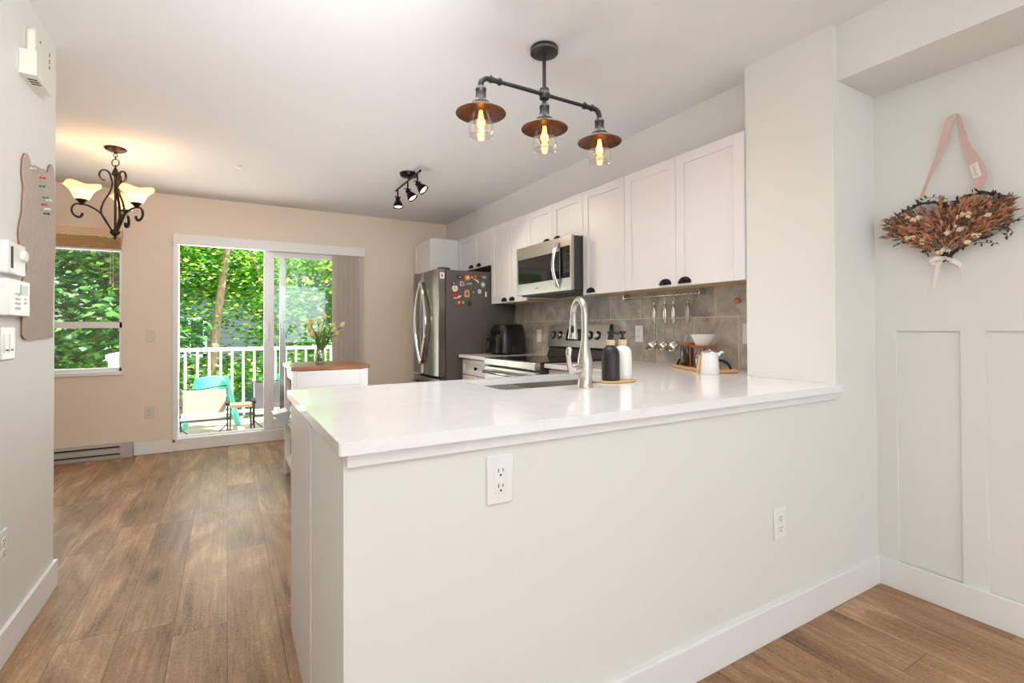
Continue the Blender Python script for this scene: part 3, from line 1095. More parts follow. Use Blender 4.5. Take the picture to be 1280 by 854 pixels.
lv = bez([(-0.068, -0.008, 0.070), (-0.088, -0.014, 0.095), (-0.094, -0.016, 0.130), (-0.091, -0.014, 0.150), (-0.087, -0.014, 0.163)], 6)
hl.tube(lv, [0.0125, 0.0125, 0.012, 0.0115, 0.011, 0.0105, 0.0095, 0.0085, 0.008, 0.0078, 0.0078, 0.008, 0.0085, 0.009, 0.0095, 0.0098, 0.010, 0.010, 0.010, 0.0102, 0.0104, 0.0104, 0.010, 0.009, 0.007][:len(lv)], 12, flat=1.3)
hl.build('lever', M['nickel'], fc)

# soap board and bottles
sb = MB((1.500, 1.655, CT))
sb.lathe([(0.062, 0), (0.067, 0.002), (0.067, 0.007), (0.064, 0.009)], (1.500, 1.655, CT), seg=40, sx=1.42, sy=0.86)
o = sb.build('bamboo_tray', M['bamboo'])
o.location = (1.500, 1.655, CT)
tag(o, 'small oval bamboo tray under the two soap bottles', 'tray')


def soap_bottle(label, loc, bodymat, rz):
    t = thing('soap_bottle', label, 'soap bottle', loc, R_(rz), group='pump bottles on the bamboo tray')
    MB().lathe([(0.036, 0), (0.0395, 0.004), (0.0395, 0.112), (0.037, 0.128), (0.029, 0.143), (0.016, 0.151), (0.0145, 0.155)], seg=36).build('body', bodymat, t)
    part_label(MB().lathe([(0.019, 0.1545), (0.0195, 0.156), (0.0195, 0.176), (0.019, 0.178)], seg=28).build('collar', M['palewood'], t), 'pale wooden collar')
    p = MB()
    p.lathe([(0.011, 0.178), (0.011, 0.186), (0.0045, 0.188), (0.0045, 0.200), (0.013, 0.204), (0.015, 0.216), (0.0, 0.217)], seg=20)
    p.tube([(0, 0, 0.209), (0.02, 0, 0.211), (0.036, 0, 0.209), (0.042, 0, 0.203)], [0.0065, 0.006, 0.005, 0.004], 10)
    part_label(p.build('pump', M['black_plastic'], t), 'black pump')
    return t


soap_bottle('matte black pump bottle nearest the faucet on the small bamboo tray', (1.462, 1.655, CT + 0.009), M['black_matte'], -70)
soap_bottle('white pump bottle right of the black one on the small bamboo tray', (1.545, 1.668, CT + 0.009), M['white_plastic'], -128)

# ------------------------------------------------------------------ coffee tray
TX, TY = 2.322, 1.86
tr_rot = R_(65)
ct = thing('coffee_tray', 'wooden serving tray with two dark arched handles, at the tiled wall', 'tray', (TX, TY, CT), tr_rot)
MB().box(-0.215, 0.215, -0.085, 0.085, 0, 0.008).build('base', M['bamboo'], ct, 0.003)
rim = MB()
rim.box(-0.215, 0.215, -0.088, -0.081, 0.004, 0.020).box(-0.215, 0.215, 0.081, 0.088, 0.004, 0.020)
rim.box(-0.219, -0.211, -0.088, 0.088, 0.004, 0.020).box(0.211, 0.219, -0.088, 0.088, 0.004, 0.020)
rim.build('rim', M['bamboo'], ct, 0.002)
for s in (-1, 1):
    pts = arc((s * 0.205, 0, 0.012), 0.055, 0, 180, 14, (0, 1, 0), (-s * 0.15, 0, 0.99))
    MB().tube(pts, 0.0045, 8, flat=1.6).build('handle', M['tube_black'], ct)


def on_tray(u, v):
    return (TX + math.cos(tr_rot) * u - math.sin(tr_rot) * v, TY + math.sin(tr_rot) * u + math.cos(tr_rot) * v, CT + 0.0085)


cj = thing('coffee_canister', 'dark glass jar of coffee with wooden lid at the left on the wooden tray', 'jar', on_tray(0.152, 0.018))
MB().lathe([(0.038, 0), (0.040, 0.003), (0.040, 0.122), (0.037, 0.126)], seg=30).build('jar_glass', M['jarglass'], cj)
MB().lathe([(0.037, 0.003), (0.037, 0.112), (0.0, 0.114)], seg=28).build('coffee_beans', M['coffee'], cj)
MB().lathe([(0.041, 0.1265), (0.042, 0.13), (0.042, 0.139), (0.040, 0.142)], seg=30).build('lid', M['caddy_wood'], cj)

ds = thing('pour_over_stand', 'low reddish wooden pour-over stand on the wooden tray holding a white dripper', 'coffee stand', on_tray(-0.005, 0.0), tr_rot)
pl = MB()
pl.box(-0.072, -0.03, -0.05, 0.05, 0.120, 0.131).box(0.03, 0.072, -0.05, 0.05, 0.120, 0.131)
pl.box(-0.03, 0.03, -0.05, -0.032, 0.120, 0.131).box(-0.03, 0.03, 0.032, 0.05, 0.120, 0.131)
pl.build('shelf', M['caddy_wood'], ds, 0.002)
for sx in (-1, 1):
    MB().box(sx * 0.066 - 0.004, sx * 0.066 + 0.004, 0.038, 0.046, 0, 0.120).build('leg', M['caddy_wood'], ds, 0.001)
    MB().box(sx * 0.066 - 0.004, sx * 0.066 + 0.004, -0.046, -0.038, 0, 0.120).build('leg', M['caddy_wood'], ds, 0.001)
dp = thing('coffee_dripper', 'white ceramic cone dripper on the reddish pour-over stand', 'dripper', on_tray(-0.005, 0.0))
dp.location.z += 0.1315
MB().lathe([(0.036, 0), (0.038, 0.004), (0.040, 0.006), (0.068, 0.060), (0.066, 0.061), (0.038, 0.010), (0.0, 0.009)], seg=40).build('cone', M['white_gloss'], dp)
gs = thing('glass_server', 'small clear glass coffee server with loop handle below the dripper', 'jug', on_tray(-0.003, 0.0))
MB().lathe([(0.040, 0), (0.046, 0.006), (0.047, 0.045), (0.042, 0.075), (0.030, 0.092), (0.031, 0.097)], seg=30).build('glass_body', M['clear'], gs)
MB().lathe([(0.0, 0.004), (0.043, 0.005), (0.044, 0.03), (0.0, 0.031)], seg=26, close=False).build('coffee', M['coffee'], gs)
MB().tube(arc((0, -0.044, 0.058), 0.024, -85, 85, 12, (-0.5, -0.86, 0), (0, 0, 1)), 0.0045, 10).build('handle', M['clear'], gs)

jg = thing('milk_jug', 'white enamel milk jug with wooden handle in front of the wooden tray', 'jug', (2.165, 1.690, CT))
MB().lathe([(0.047, 0), (0.049, 0.003), (0.046, 0.05), (0.041, 0.094), (0.040, 0.106), (0.043, 0.112), (0.041, 0.112), (0.037, 0.104), (0.040, 0.05), (0.0, 0.006)], seg=36).build('body', M['white_gloss'], jg)
vd = Vector((0.80, -0.60, 0))
spo = MB()
spo.tube([vd * 0.030 + Vector((0, 0, 0.088)), vd * 0.046 + Vector((0, 0, 0.100)), vd * 0.060 + Vector((0, 0, 0.114)), vd * 0.070 + Vector((0, 0, 0.110))], [0.010, 0.008, 0.006, 0.004], 12)
spo.build('spout', M['white_gloss'], jg)
MB().lathe([(0.041, 0.1125), (0.041, 0.115), (0.02, 0.120), (0.006, 0.121), (0.006, 0.126), (0.0, 0.128)], seg=30).build('lid', M['chrome'], jg)
jh = MB()
jh.tube([vd * -0.060 + Vector((0, 0, 0.005)), vd * -0.053 + Vector((0, 0, 0.05)), vd * -0.046 + Vector((0, 0, 0.098))], [0.010, 0.011, 0.009], 12, flat=0.7)
part_label(jh.build('handle', M['bamboo'], jg), 'flat wooden handle')
jk = MB()
jk.tube([vd * -0.052 + Vector((0, 0, 0.088)), vd * -0.038 + Vector((0, 0, 0.096))], 0.004, 8)
jk.build('handle_bracket', M['chrome'], jg)

# ------------------------------------------------------------------ utensil rail
rl = thing('utensil_rail', 'chrome hanging rail fixed under the wall cabinets above the ladles', 'rail', (2.44, 2.3, 1.36))
r0 = MB(rl.location)
r0.cyl((2.44, 1.965, 1.362), (2.44, 2.625, 1.362), 0.0055, seg=12)
r0.box(2.434, 2.4965, 1.967, 1.975, 1.352, 1.392).box(2.434, 2.4965, 2.615, 2.623, 1.352, 1.392)
r0.build('bar', M['chrome'], rl, 0.001)


def s_hook(label, y, n=0):
    t = thing('s_hook', label, 'hook', (2.44, y, 1.362), group='hooks on the utensil rail')
    p = arc((0, 0, 0), 0.0085, 200, -20, 10, (1, 0, 0), (0, 0, 1))
    p = [q for q in p]
    p += arc((-0.0005 + 0.0, 0, -0.035), 0.0085, 0, -200, 10, (1, 0, 0), (0, 0, 1))
    MB().tube(p, 0.0022, 8).build('wire', M['chrome'], t)
    return t


hook_ys = (2.324, 2.232, 2.163, 2.105, 2.051, 2.015, 1.985)
names_h = ('leftmost chrome hook on the utensil rail', 'chrome hook holding the second ladle from the left', 'chrome hook holding the third ladle from the left',
           'first of the chrome hooks to the right of the ladles', 'chrome hook holding the forked masher', 'second chrome hook from the right end of the rail', 'rightmost chrome hook on the utensil rail')
for y_, nm in zip(hook_ys, names_h):
    s_hook(nm, y_)


def ladle(label, y, bowl_r, tilt=0.0, kind='ladle'):
    t = thing('ladle', label, 'ladle', (2.431, y, 1.316), group='steel utensils hanging from the rail')
    h = MB()
    h.tube([(0, 0, 0.004), (0, 0, -0.012)], 0.004, 10)
    h.tube([(0, 0, -0.010), (0, 0, -0.02), (0, 0, -0.12), (0, 0, -0.132)], [0.006, 0.011, 0.0105, 0.005], 12, flat=1.3)
    h.build('grip', M['chrome'], t)
    k = MB()
    k.tube([(0, 0, -0.13), (0, tilt * 0.4, -0.20), (0.004, tilt, -0.250), (0.004, tilt, -0.268)], [0.0045, 0.004, 0.0035, 0.004], 8)
    k.build('shaft', M['chrome'], t)
    b = MB()
    prof = [(0.0, -bowl_r * 0.85), (bowl_r * 0.5, -bowl_r * 0.72), (bowl_r * 0.88, -bowl_r * 0.34), (bowl_r, 0.06 * bowl_r), (bowl_r * 0.95, 0.08 * bowl_r), (bowl_r * 0.82, -bowl_r * 0.26), (bowl_r * 0.45, -bowl_r * 0.62), (0.0, -bowl_r * 0.75)]
    b.lathe(prof, (-0.016, tilt, -0.276), (-0.66, 0.1, 0.75), 28)
    b.build('bowl', M['chrome'], t)
    return t


ladle('steel ladle hanging leftmost from the utensil rail', 2.324, 0.043, 0.008)
ladle('steel ladle hanging second from the left on the rail, smallest bowl', 2.232, 0.038, 0.006)
ladle('steel ladle hanging third from the left on the rail, widest bowl', 2.163, 0.045, -0.006)
mk = thing('masher', 'steel forked masher hanging rightmost from the rail above the white dripper', 'masher', (2.431, 2.051, 1.316), group='steel utensils hanging from the rail')
h = MB()
h.tube([(0, 0, 0.004), (0, 0, -0.012)], 0.004, 10)
h.tube([(0, 0, -0.01), (0, 0, -0.02), (0, 0, -0.125), (0, 0, -0.135)], [0.006, 0.0115, 0.011, 0.005], 12, flat=1.3)
h.build('grip', M['steel'], mk)
h = MB()
h.tube([(0, 0, -0.13), (0, 0, -0.185)], 0.004, 8)
h.tube(bez([(0, 0, -0.18), (0, 0.014, -0.215), (0, 0.036, -0.26), (0, 0.040, -0.275)], 5), 0.003, 8)
h.tube(bez([(0, 0, -0.18), (0, -0.014, -0.215), (0, -0.036, -0.26), (0, -0.040, -0.275)], 5), 0.003, 8)
h.tube(bez([(0, 0.040, -0.275), (-0.02, 0.02, -0.28), (-0.02, -0.02, -0.28), (0, -0.040, -0.275)], 5), 0.003, 8)
h.build('prongs', M['chrome'], mk)

ck = MB((2.497, 1.742, 1.302))
ck.lathe([(0.006, 0), (0.006, 0.012), (0.012, 0.018), (0.019, 0.026), (0.018, 0.036), (0.008, 0.042), (0, 0.043)], (2.4965, 1.742, 1.302), (-1, 0, 0), 20)
o = ck.build('wall_hook', M['copper'])
o.location = (2.497, 1.742, 1.302)
tag(o, 'round copper knob hook on the grey tiles beside the column', 'hook')


# ------------------------------------------------------------------ wall plates
def wall_plate(name, label, cat, loc, normal, kind, mat_=None, w=0.072, hgt=0.116, group=None):
    """plate in a local frame: x across, y out of the wall, z up"""
    n = Vector(normal)
    t = thing(name, label, cat, loc, math.atan2(n.x, -n.y) if True else 0, group)
    mm = mat_ or M['white_plastic']
    # local -y faces the room
    MB().prism([(-w / 2, -hgt / 2), (w / 2, -hgt / 2), (w / 2, hgt / 2), (-w / 2, hgt / 2)], 'y', -0.0065, 0.0).build('plate', mm, t, 0.003)
    if kind in ('decora', 'duplex'):
        if kind == 'decora':
            MB().box(-0.0165, 0.0165, -0.0085, -0.006, -0.034, 0.034).build('receptacle', mm, t, 0.001)
        else:
            r = MB()
            for s in (-1, 1):
                r.lathe([(0.017, 0), (0.017, 0.002), (0.015, 0.0028)], (0, -0.006, s * 0.0195), (0, -1, 0), 24, sx=1.0, sy=0.85)
            r.build('receptacle', mm, t)
        yy = -0.0093
        s_ = MB()
        for s in (-1, 1):
            cz = s * 0.0195
            s_.box(-0.0075, -0.0055, yy, yy + 0.003, cz - 0.001, cz + 0.009)
            s_.box(0.0055, 0.0075, yy, yy + 0.003, cz, cz + 0.008)
            s_.lathe([(0.0028, 0), (0.0028, 0.003)], (0, yy + 0.003, cz - 0.008), (0, -1, 0), 10)
        part_label(s_.build('slots', M['slot'], t), 'dark slots')
    elif kind == 'rocker':
        MB().box(-0.0165, 0.0165, -0.0085, -0.006, -0.033, 0.033).add([], []).build('rocker', mm, t, 0.001)
    elif kind == 'double_rocker':
        for s in (-1, 1):
            q = MB().box(s * 0.023 - 0.016, s * 0.023 + 0.016, -0.0085, -0.006, -0.033, 0.033).build('rocker', mm, t, 0.001)
            MB().box(s * 0.023 - 0.011, s * 0.023 + 0.011, -0.0102, -0.0084, -0.027, -0.022).build('slider', M['slot'], q)
    elif kind == 'toggle':
        MB().box(-0.006, 0.006, -0.016, -0.006, -0.008, 0.012).build('toggle', mm, t, 0.001)
        MB().box(-0.011, 0.011, -0.0078, -0.006, -0.024, 0.024).build('collar', M['beige_plastic'], t)
    return t


wall_plate('wall_outlet', 'large white outlet plate on the peninsula wall just below the worktop', 'outlet', (0.6, YP, 0.770), (0, -1, 0), 'decora', w=0.076, hgt=0.124)
wall_plate('wall_outlet', 'white outlet plate low on the peninsula wall near the right corner', 'outlet', (1.800, YP, 0.417), (0, -1, 0), 'duplex')
wall_plate('wall_outlet', 'white outlet on the grey tiles left of the hanging ladles', 'outlet', (2.497, 2.525, 1.113), (-1, 0, 0), 'decora')
wall_plate('light_switch', 'white switch plate on the grey tiles just left of the stove control panel', 'switch', (2.497, 3.80, 1.085), (-1, 0, 0), 'rocker')
wall_plate('light_switch', 'white switch plate on the tiles half hidden by the column', 'switch', (2.497, 1.690, 1.118), (-1, 0, 0), 'rocker')
wall_plate('light_switch', 'almond switch plate on the back wall between the window and the balcony door', 'switch', (-0.622, YB, 1.097), (0, -1, 0), 'toggle', M['beige_plastic'])
wall_plate('wall_outlet', 'almond outlet low on the back wall left of the balcony door', 'outlet', (-0.628, YB, 0.385), (0, -1, 0), 'duplex', M['beige_plastic'])
wall_plate('light_switch', 'white double switch plate on the left wall below the digital thermostat', 'switch', (XL, 2.40, 1.108), (1, 0, 0), 'double_rocker', w=0.117)
wall_plate('wall_outlet', 'white outlet low on the left wall above the baseboard', 'outlet', (XL, 2.362, 0.402), (1, 0, 0), 'duplex')

# baseboard heater
hx0, hx1 = -1.95, -0.748
bh = thing('baseboard_heater', 'grey electric baseboard heater below the dining window', 'heater', ((hx0 + hx1) / 2, YB - 0.035, 0))
prof = [(YB - 0.002, 0.0), (YB - 0.050, 0.0), (YB - 0.055, 0.012), (YB - 0.055, 0.030), (YB - 0.030, 0.034), (YB - 0.030, 0.044), (YB - 0.060, 0.048), (YB - 0.062, 0.092),
        (YB - 0.035, 0.096), (YB - 0.035, 0.108), (YB - 0.056, 0.112), (YB - 0.050, 0.128), (YB - 0.002, 0.13)]
MB(bh.location).prism(prof, 'x', hx0, hx1 - 0.09).build('casing', M['heater'], bh)
MB(bh.location).box(hx1 - 0.09, hx1, YB - 0.062, YB - 0.002, 0, 0.13).build('end_cap', M['heater'], bh, 0.003)
gr = MB(bh.location)
gr.box(hx0, hx1 - 0.1, YB - 0.034, YB - 0.0305, 0.034, 0.044)
gr.box(hx0, hx1 - 0.1, YB - 0.039, YB - 0.0355, 0.0965, 0.1075)
gr.build('grille', M['slot'], bh)

# ------------------------------------------------------------------ left wall devices
t1 = thing('thermostat', 'white dial thermostat on the left wall, uppermost of the wall controls', 'thermostat', (XL, 2.41, 1.41))
MB(t1.location).box(XL, XL + 0.024, 2.325, 2.497, 1.352, 1.466).build('case', M['white_plastic'], t1, 0.006)
MB(t1.location).lathe([(0.020, 0), (0.020, 0.010), (0.017, 0.013)], (XL + 0.024, 2.46, 1.425), (1, 0, 0), 24).build('dial', M['white_plastic'], t1)
s_ = MB(t1.location).box(XL + 0.0235, XL + 0.0246, 2.350, 2.372, 1.372, 1.448)
part_label(s_.build('scale_slot', M['slot'], t1), 'dark scale slot')
t2 = thing('thermostat', 'white digital thermostat with small grey screen on the left wall', 'thermostat', (XL, 2.43, 1.27))
MB(t2.location).box(XL, XL + 0.028, 2.322, 2.528, 1.205, 1.334).build('case', M['white_plastic'], t2, 0.004)
MB(t2.location).box(XL + 0.028, XL + 0.0295, 2.43, 2.50, 1.283, 1.318).build('screen', M['display'], t2)
bb = MB(t2.location)
for i in range(4):
    for j in range(2):
        bb.box(XL + 0.028, XL + 0.031, 2.385 + j * 0.025, 2.397 + j * 0.025, 1.228 + i * 0.017, 1.236 + i * 0.017)
for i in range(2):
    bb.box(XL + 0.028, XL + 0.031, 2.47, 2.485, 1.25 + i * 0.014, 1.257 + i * 0.014)
bb.build('buttons', M['heater'], t2)

# door chime near the ceiling, and the alarm above it
db = thing('door_chime', 'white box with slotted underside high on the left wall', 'door chime', (XL, 2.6, 2.12))
y0c, y1c, z0c, z1c = 2.498, 2.70, 2.118, 2.213
MB(db.location).box(XL, XL + 0.050, y0c, y1c, z0c, z1c).build('case', M['cream_plastic'], db, 0.002)
sl_ = MB(db.location)
for k in range(3):
    sl_.box(XL + 0.012, XL + 0.040, y0c + 0.045 + k * 0.022, y0c + 0.053 + k * 0.022, z0c - 0.0012, z0c + 0.001)
part_label(sl_.build('slots', M['slot'], db), 'three dark slots')
al = thing('alarm_siren', 'rounded white alarm unit at the ceiling above the slotted box', 'alarm', (XL, 2.66, 2.24))
prof = [(2.565, 2.222), (2.78, 2.222), (2.83, 2.245), (2.83, 2.315), (2.80, 2.345), (2.59, 2.345), (2.565, 2.32)]
MB(al.location).prism(prof, 'x', XL, XL + 0.028).build('case', M['cream_plastic'], al, 0.010)
sg = MB(al.location)
for k in range(3):
    sg.box(XL + 0.0275, XL + 0.0292, 2.74, 2.746, 2.245 + k * 0.027, 2.262 + k * 0.027)
sg.box(XL + 0.0275, XL + 0.0292, 2.62, 2.632, 2.300, 2.306)
sg.build('grille_marks', M['slot'], al)

# bear shaped pin board
half = [(0.0, 1.118), (-0.168, 1.122), (-0.185, 1.19), (-0.192, 1.27), (-0.178, 1.345), (-0.142, 1.392), (-0.190, 1.432), (-0.214, 1.475), (-0.226, 1.512), (-0.216, 1.552),
        (-0.194, 1.60), (-0.186, 1.655), (-0.180, 1.70), (-0.196, 1.738), (-0.196, 1.772), (-0.186, 1.808), (-0.158, 1.834), (-0.125, 1.826), (-0.098, 1.80), (-0.05, 1.816), (0.0, 1.822)]
yc = 2.716
lf = [Vector((yc + a, b, 0)) for a, b in half]
rt = [Vector((yc + (max(-a * 0.97, 0.195 + 0.02 * math.sin(b * 9)) if (a < -0.15 or a == -0.142) and b < 1.75 else -a), b + (0.06 * (-a / 0.2) if b > 1.73 else 0), 0)) for a, b in half]
outline = lf[:1] + lf[1:] + list(reversed(rt))[1:-1]
sm = bez(outline, 4)
pts2 = [(p.x, p.y) for p in sm]
be = thing('bear_pin_board', 'tall bear-shaped grey-beige felt board on the end of the left wall', 'pin board', (XL, yc, 1.12))
MB(be.location).prism(pts2, 'x', XL + 0.0062, XL + 0.0082).build('felt_face', M['bear_board'], be)
part_label(MB(be.location).prism(pts2, 'x', XL + 0.0005, XL + 0.0060).build('backing', M['board_edge'], be), 'brown edge')
pin_cols = {'red': (206, 52, 44), 'green': (44, 140, 84), 'cream': (226, 216, 190), 'white': (238, 236, 230), 'dark': (70, 78, 72)}
for c, v in pin_cols.items():
    M['pin_' + c] = mat('pin_' + c, v, 0.35, var=0.02)
pins = [(2.598, 1.788, 'cream', 'cream push pin between the ears of the bear board'), (2.71, 1.781, 'red', 'uppermost red push pin on the bear board'),
        (2.704, 1.745, 'green', 'upper green push pin on the bear board, under the top red one'), (2.75, 1.709, 'green', 'lower green push pin on the bear board, left of a white pin'),
        (2.79, 1.707, 'white', 'white push pin on the bear board, level with the lower green one'), (2.735, 1.676, 'red', 'lower red push pin on the bear board, left of a white pin'),
        (2.775, 1.666, 'white', 'white push pin on the bear board, level with the lower red one'), (2.763, 1.644, 'dark', 'dark push pin, lowest on the bear board')]
for y, z, c, lb in pins:
    t = thing('push_pin', lb, 'push pin', (XL + 0.0084, y, z), group='push pins on the bear board')
    MB().lathe([(0.0048, 0), (0.0048, 0.002), (0.0028, 0.004), (0.0026, 0.012), (0.0050, 0.015), (0.0050, 0.018)], (0, 0, 0), (1, 0, 0.0), 12).build('head', M['pin_' + c], t)

# ------------------------------------------------------------------ fridge
FY0, FY1 = 4.222, 4.925
fr = thing('refrigerator', 'stainless french-door refrigerator with grey side covered in magnets', 'refrigerator', (2.05, (FY0 + FY1) / 2, 0))
MB(fr.location).box(1.745, 2.465, FY0, FY1, 0.03, 1.700).build('case', M['fridge_side'], fr, 0.004)
seam = 4.622


def fdoor(y0, y1, z0, z1):
    # rounded front
    pts = []
    n = 8
    for k in range(n + 1):
        t = k / n
        y = y0 + (y1 - y0) * t
        pts.append((1.655 + 0.016 * (abs(2 * t - 1) ** 4), y))
    poly = pts + [(1.738, y1), (1.738, y0)]
    return MB(fr.location).prism(poly, 'z', z0, z1)


dl = fdoor(seam + 0.002, FY1, 0.712, 1.706).build('door', M['fridge_steel'], fr, 0.004)
dr = fdoor(FY0, seam - 0.002, 0.712, 1.706).build('door', M['fridge_steel'], fr, 0.004)
fz = fdoor(FY0, FY1, 0.06, 0.690).build('freezer_drawer', M['fridge_steel'], fr, 0.004)
for s, d in ((1, dl), (-1, dr)):
    hb = MB(fr.location)
    pts = []
    for k in range(21):
        t = k / 20
        z = 0.812 + (1.615 - 0.812) * t
        b = math.sin(PI * t)
        pts.append((1.652 - 0.010 - (0.034 if s > 0 else 0.016) * b ** 0.8, seam + (0.012 + 0.062 * b if s > 0 else -0.016 - 0.165 * b), z))
    hb.tube(pts, 0.0125, 12, flat=1.3)
    hb.tube([(1.658, seam + s * 0.018, 0.825), (1.636, seam + s * 0.020, 0.825)], 0.012, 10)
    hb.tube([(1.658, seam + s * 0.018, 1.602), (1.636, seam + s * 0.020, 1.602)], 0.012, 10)
    hb.build('handle', M['chrome'], d)
hb = MB(fr.location)
hb.tube([(1.655, FY0 + 0.05, 0.62), (1.61, FY0 + 0.08, 0.62), (1.605, (FY0 + FY1) / 2, 0.625), (1.61, FY1 - 0.08, 0.62), (1.655, FY1 - 0.05, 0.62)], 0.013, 12)
hb.build('handle', M['chrome'], fz)
for y in (FY0 + 0.03, FY1 - 0.03):
    MB(fr.location).box(1.68, 1.79, y - 0.022, y + 0.022, 1.7005, 1.722).build('hinge_cover', M['dark_body'], fr, 0.004)
lb_ = MB(fr.location).box(1.685, 1.728, FY0 - 0.001, FY0 + 0.004, 1.615, 1.672).build('sticker', M['white_plastic'], fr)
MB(fr.location).box(1.700, 1.712, FY0 - 0.0016, FY0 - 0.0008, 1.630, 1.658).build('print', M['ink'], lb_)

# magnets: one thing each
mag_cols = {'black': (28, 26, 28), 'orange': (226, 128, 52), 'pink': (216, 110, 150), 'rust': (150, 66, 36), 'yellow': (226, 206, 120), 'greybrown': (112, 98, 90),
            'purple': (60, 50, 78), 'lilac': (196, 176, 206), 'silver': (176, 172, 168), 'green': (46, 88, 52), 'teal': (124, 150, 148), 'cream': (232, 224, 196),
            'red': (204, 30, 30), 'peach': (222, 158, 118), 'emerald': (30, 116, 92), 'brown': (84, 54, 36), 'white': (230, 222, 210)}
for c, v in mag_cols.items():
    M['mag_' + c] = mat('magnet_' + c, v, 0.35, var=0.08, vscale=60)


def blob(n, rx, rz, wob, seed):
    rr = random.Random(seed)
    ph = rr.random() * 6
    k = rr.choice((3, 4, 5))
    return [(rx * (1 + wob * math.sin(k * a + ph)) * math.cos(a), rz * (1 + wob * math.sin(k * a + ph)) * math.sin(a)) for a in [2 * PI * i / n for i in range(n)]]


def rectp(rx, rz):
    return [(-rx, -rz), (rx, -rz), (rx, rz), (-rx, rz)]


def ngon(n, rx, rz):
    return [(rx * math.cos(2 * PI * i / n), rz * math.sin(2 * PI * i / n)) for i in range(n)]


mags = [
    (1.880, 1.637, blob(16, 0.032, 0.018, 0.06, 1), 'black', (blob(10, 0.018, 0.006, 0.1, 2), 'silver'), 'black oval magnet at the upper left of the fridge side'),
    (1.961, 1.635, ngon(18, 0.029, 0.026), 'orange', (ngon(12, 0.016, 0.014), 'yellow'), 'round orange magnet in the top row on the fridge side'),
    (2.008, 1.640, blob(10, 0.009, 0.015, 0.1, 3), 'pink', (ngon(8, 0.004, 0.008), 'white'), 'small pink magnet right of the round orange one'),
    (2.044, 1.650, blob(12, 0.020, 0.016, 0.12, 4), 'rust', (ngon(8, 0.010, 0.008), 'orange'), 'rust-red magnet in the top row on the fridge side'),
    (2.054, 1.608, [(-0.028, 0.016), (-0.02, 0.022), (0.008, 0.012), (0.024, 0.002), (0.027, -0.018), (0.014, -0.020), (0.008, -0.004), (-0.010, 0.004)], 'yellow', (ngon(6, 0.005, 0.004), 'white'), 'pale yellow curved magnet below the rust-red one'),
    (2.134, 1.647, blob(16, 0.036, 0.022, 0.05, 5), 'greybrown', (ngon(10, 0.024, 0.010), 'silver'), 'grey-brown oval magnet at the upper right of the fridge side'),
    (1.820, 1.576, blob(20, 0.027, 0.022, 0.16, 6), 'purple', (ngon(8, 0.011, 0.009), 'lilac'), 'dark purple flower magnet farthest left on the fridge side'),
    (1.903, 1.574, blob(14, 0.024, 0.024, 0.16, 7), 'lilac', (ngon(8, 0.011, 0.014), 'rust'), 'lilac and rust magnet below the black oval one'),
    (1.978, 1.576, [(-0.03, 0.006), (-0.012, 0.004), (0.002, 0.014), (0.022, 0.012), (0.03, 0.0), (0.012, -0.006), (-0.01, -0.004), (-0.026, -0.01)], 'silver', (ngon(6, 0.005, 0.004), 'black'), 'silver wing-shaped magnet in the middle of the second row'),
    (2.026, 1.588, blob(10, 0.014, 0.013, 0.1, 8), 'green', (ngon(8, 0.006, 0.005), 'emerald'), 'small dark green magnet between the silver wing and the yellow magnet'),
    (2.124, 1.576, ngon(18, 0.026, 0.031), 'teal', (ngon(12, 0.014, 0.017), 'white'), 'teal-grey round magnet below the grey-brown oval'),
    (1.832, 1.530, ngon(22, 0.029, 0.031), 'cream', (ngon(14, 0.017, 0.016), 'yellow'), 'round cream plate magnet at the left of the fridge side'),
    (1.852, 1.458, [(-0.036, -0.014), (-0.034, 0.016), (-0.010, 0.028), (0.014, 0.022), (0.024, 0.004), (0.0, -0.012)], 'red', ([(-0.04, -0.028), (-0.03, -0.014), (0.0, -0.014), (0.02, 0.004), (0.044, 0.008), (0.04, -0.004), (0.012, -0.020), (-0.02, -0.024)], 'white'), 'red magnet with a white ribbon shape at the lower left'),
    (1.955, 1.484, [(-0.026, -0.034), (0.026, -0.034), (0.026, 0.018), (0.012, 0.036), (-0.012, 0.036), (-0.026, 0.018)], 'peach', (ngon(8, 0.013, 0.016), 'rust'), 'peach house-shaped magnet in the middle of the fridge side'),
    (2.020, 1.499, blob(12, 0.018, 0.018, 0.12, 9), 'emerald', (ngon(8, 0.007, 0.006), 'silver'), 'emerald green magnet right of the peach house'),
    (2.025, 1.456, ngon(14, 0.028, 0.014), 'greybrown', (ngon(10, 0.017, 0.006), 'brown'), 'flat grey-brown oval magnet below the emerald one'),
    (2.088, 1.509, ngon(16, 0.018, 0.022), 'white', (ngon(8, 0.009, 0.010), 'silver'), 'small round white magnet right of the emerald one'),
    (2.153, 1.484, [(-0.013, -0.040), (0.013, -0.040), (0.013, 0.012), (0.006, 0.024), (0.006, 0.040), (-0.006, 0.040), (-0.006, 0.024), (-0.013, 0.012)], 'brown', (rectp(0.009, 0.026), 'cream'), 'bottle-shaped brown magnet with cream label at the right'),
    (1.871, 1.397, blob(14, 0.034, 0.020, 0.10, 10), 'rust', (ngon(12, 0.013, 0.016), 'peach'), 'rust-orange magnet with a pale ring at the bottom left'),
    (1.916, 1.400, blob(10, 0.010, 0.012, 0.12, 11), 'yellow', (ngon(6, 0.004, 0.005), 'green'), 'tiny mustard magnet in the bottom row'),
    (1.981, 1.392, blob(14, 0.022, 0.028, 0.06, 12), 'brown', (ngon(8, 0.010, 0.012), 'black'), 'dark brown leather magnet with a metal ring, lowest on the fridge side'),
    (1.934, 1.603, blob(10, 0.018, 0.010, 0.12, 13), 'red', (ngon(6, 0.007, 0.004), 'orange'), 'small red magnet below the round orange one'),
]
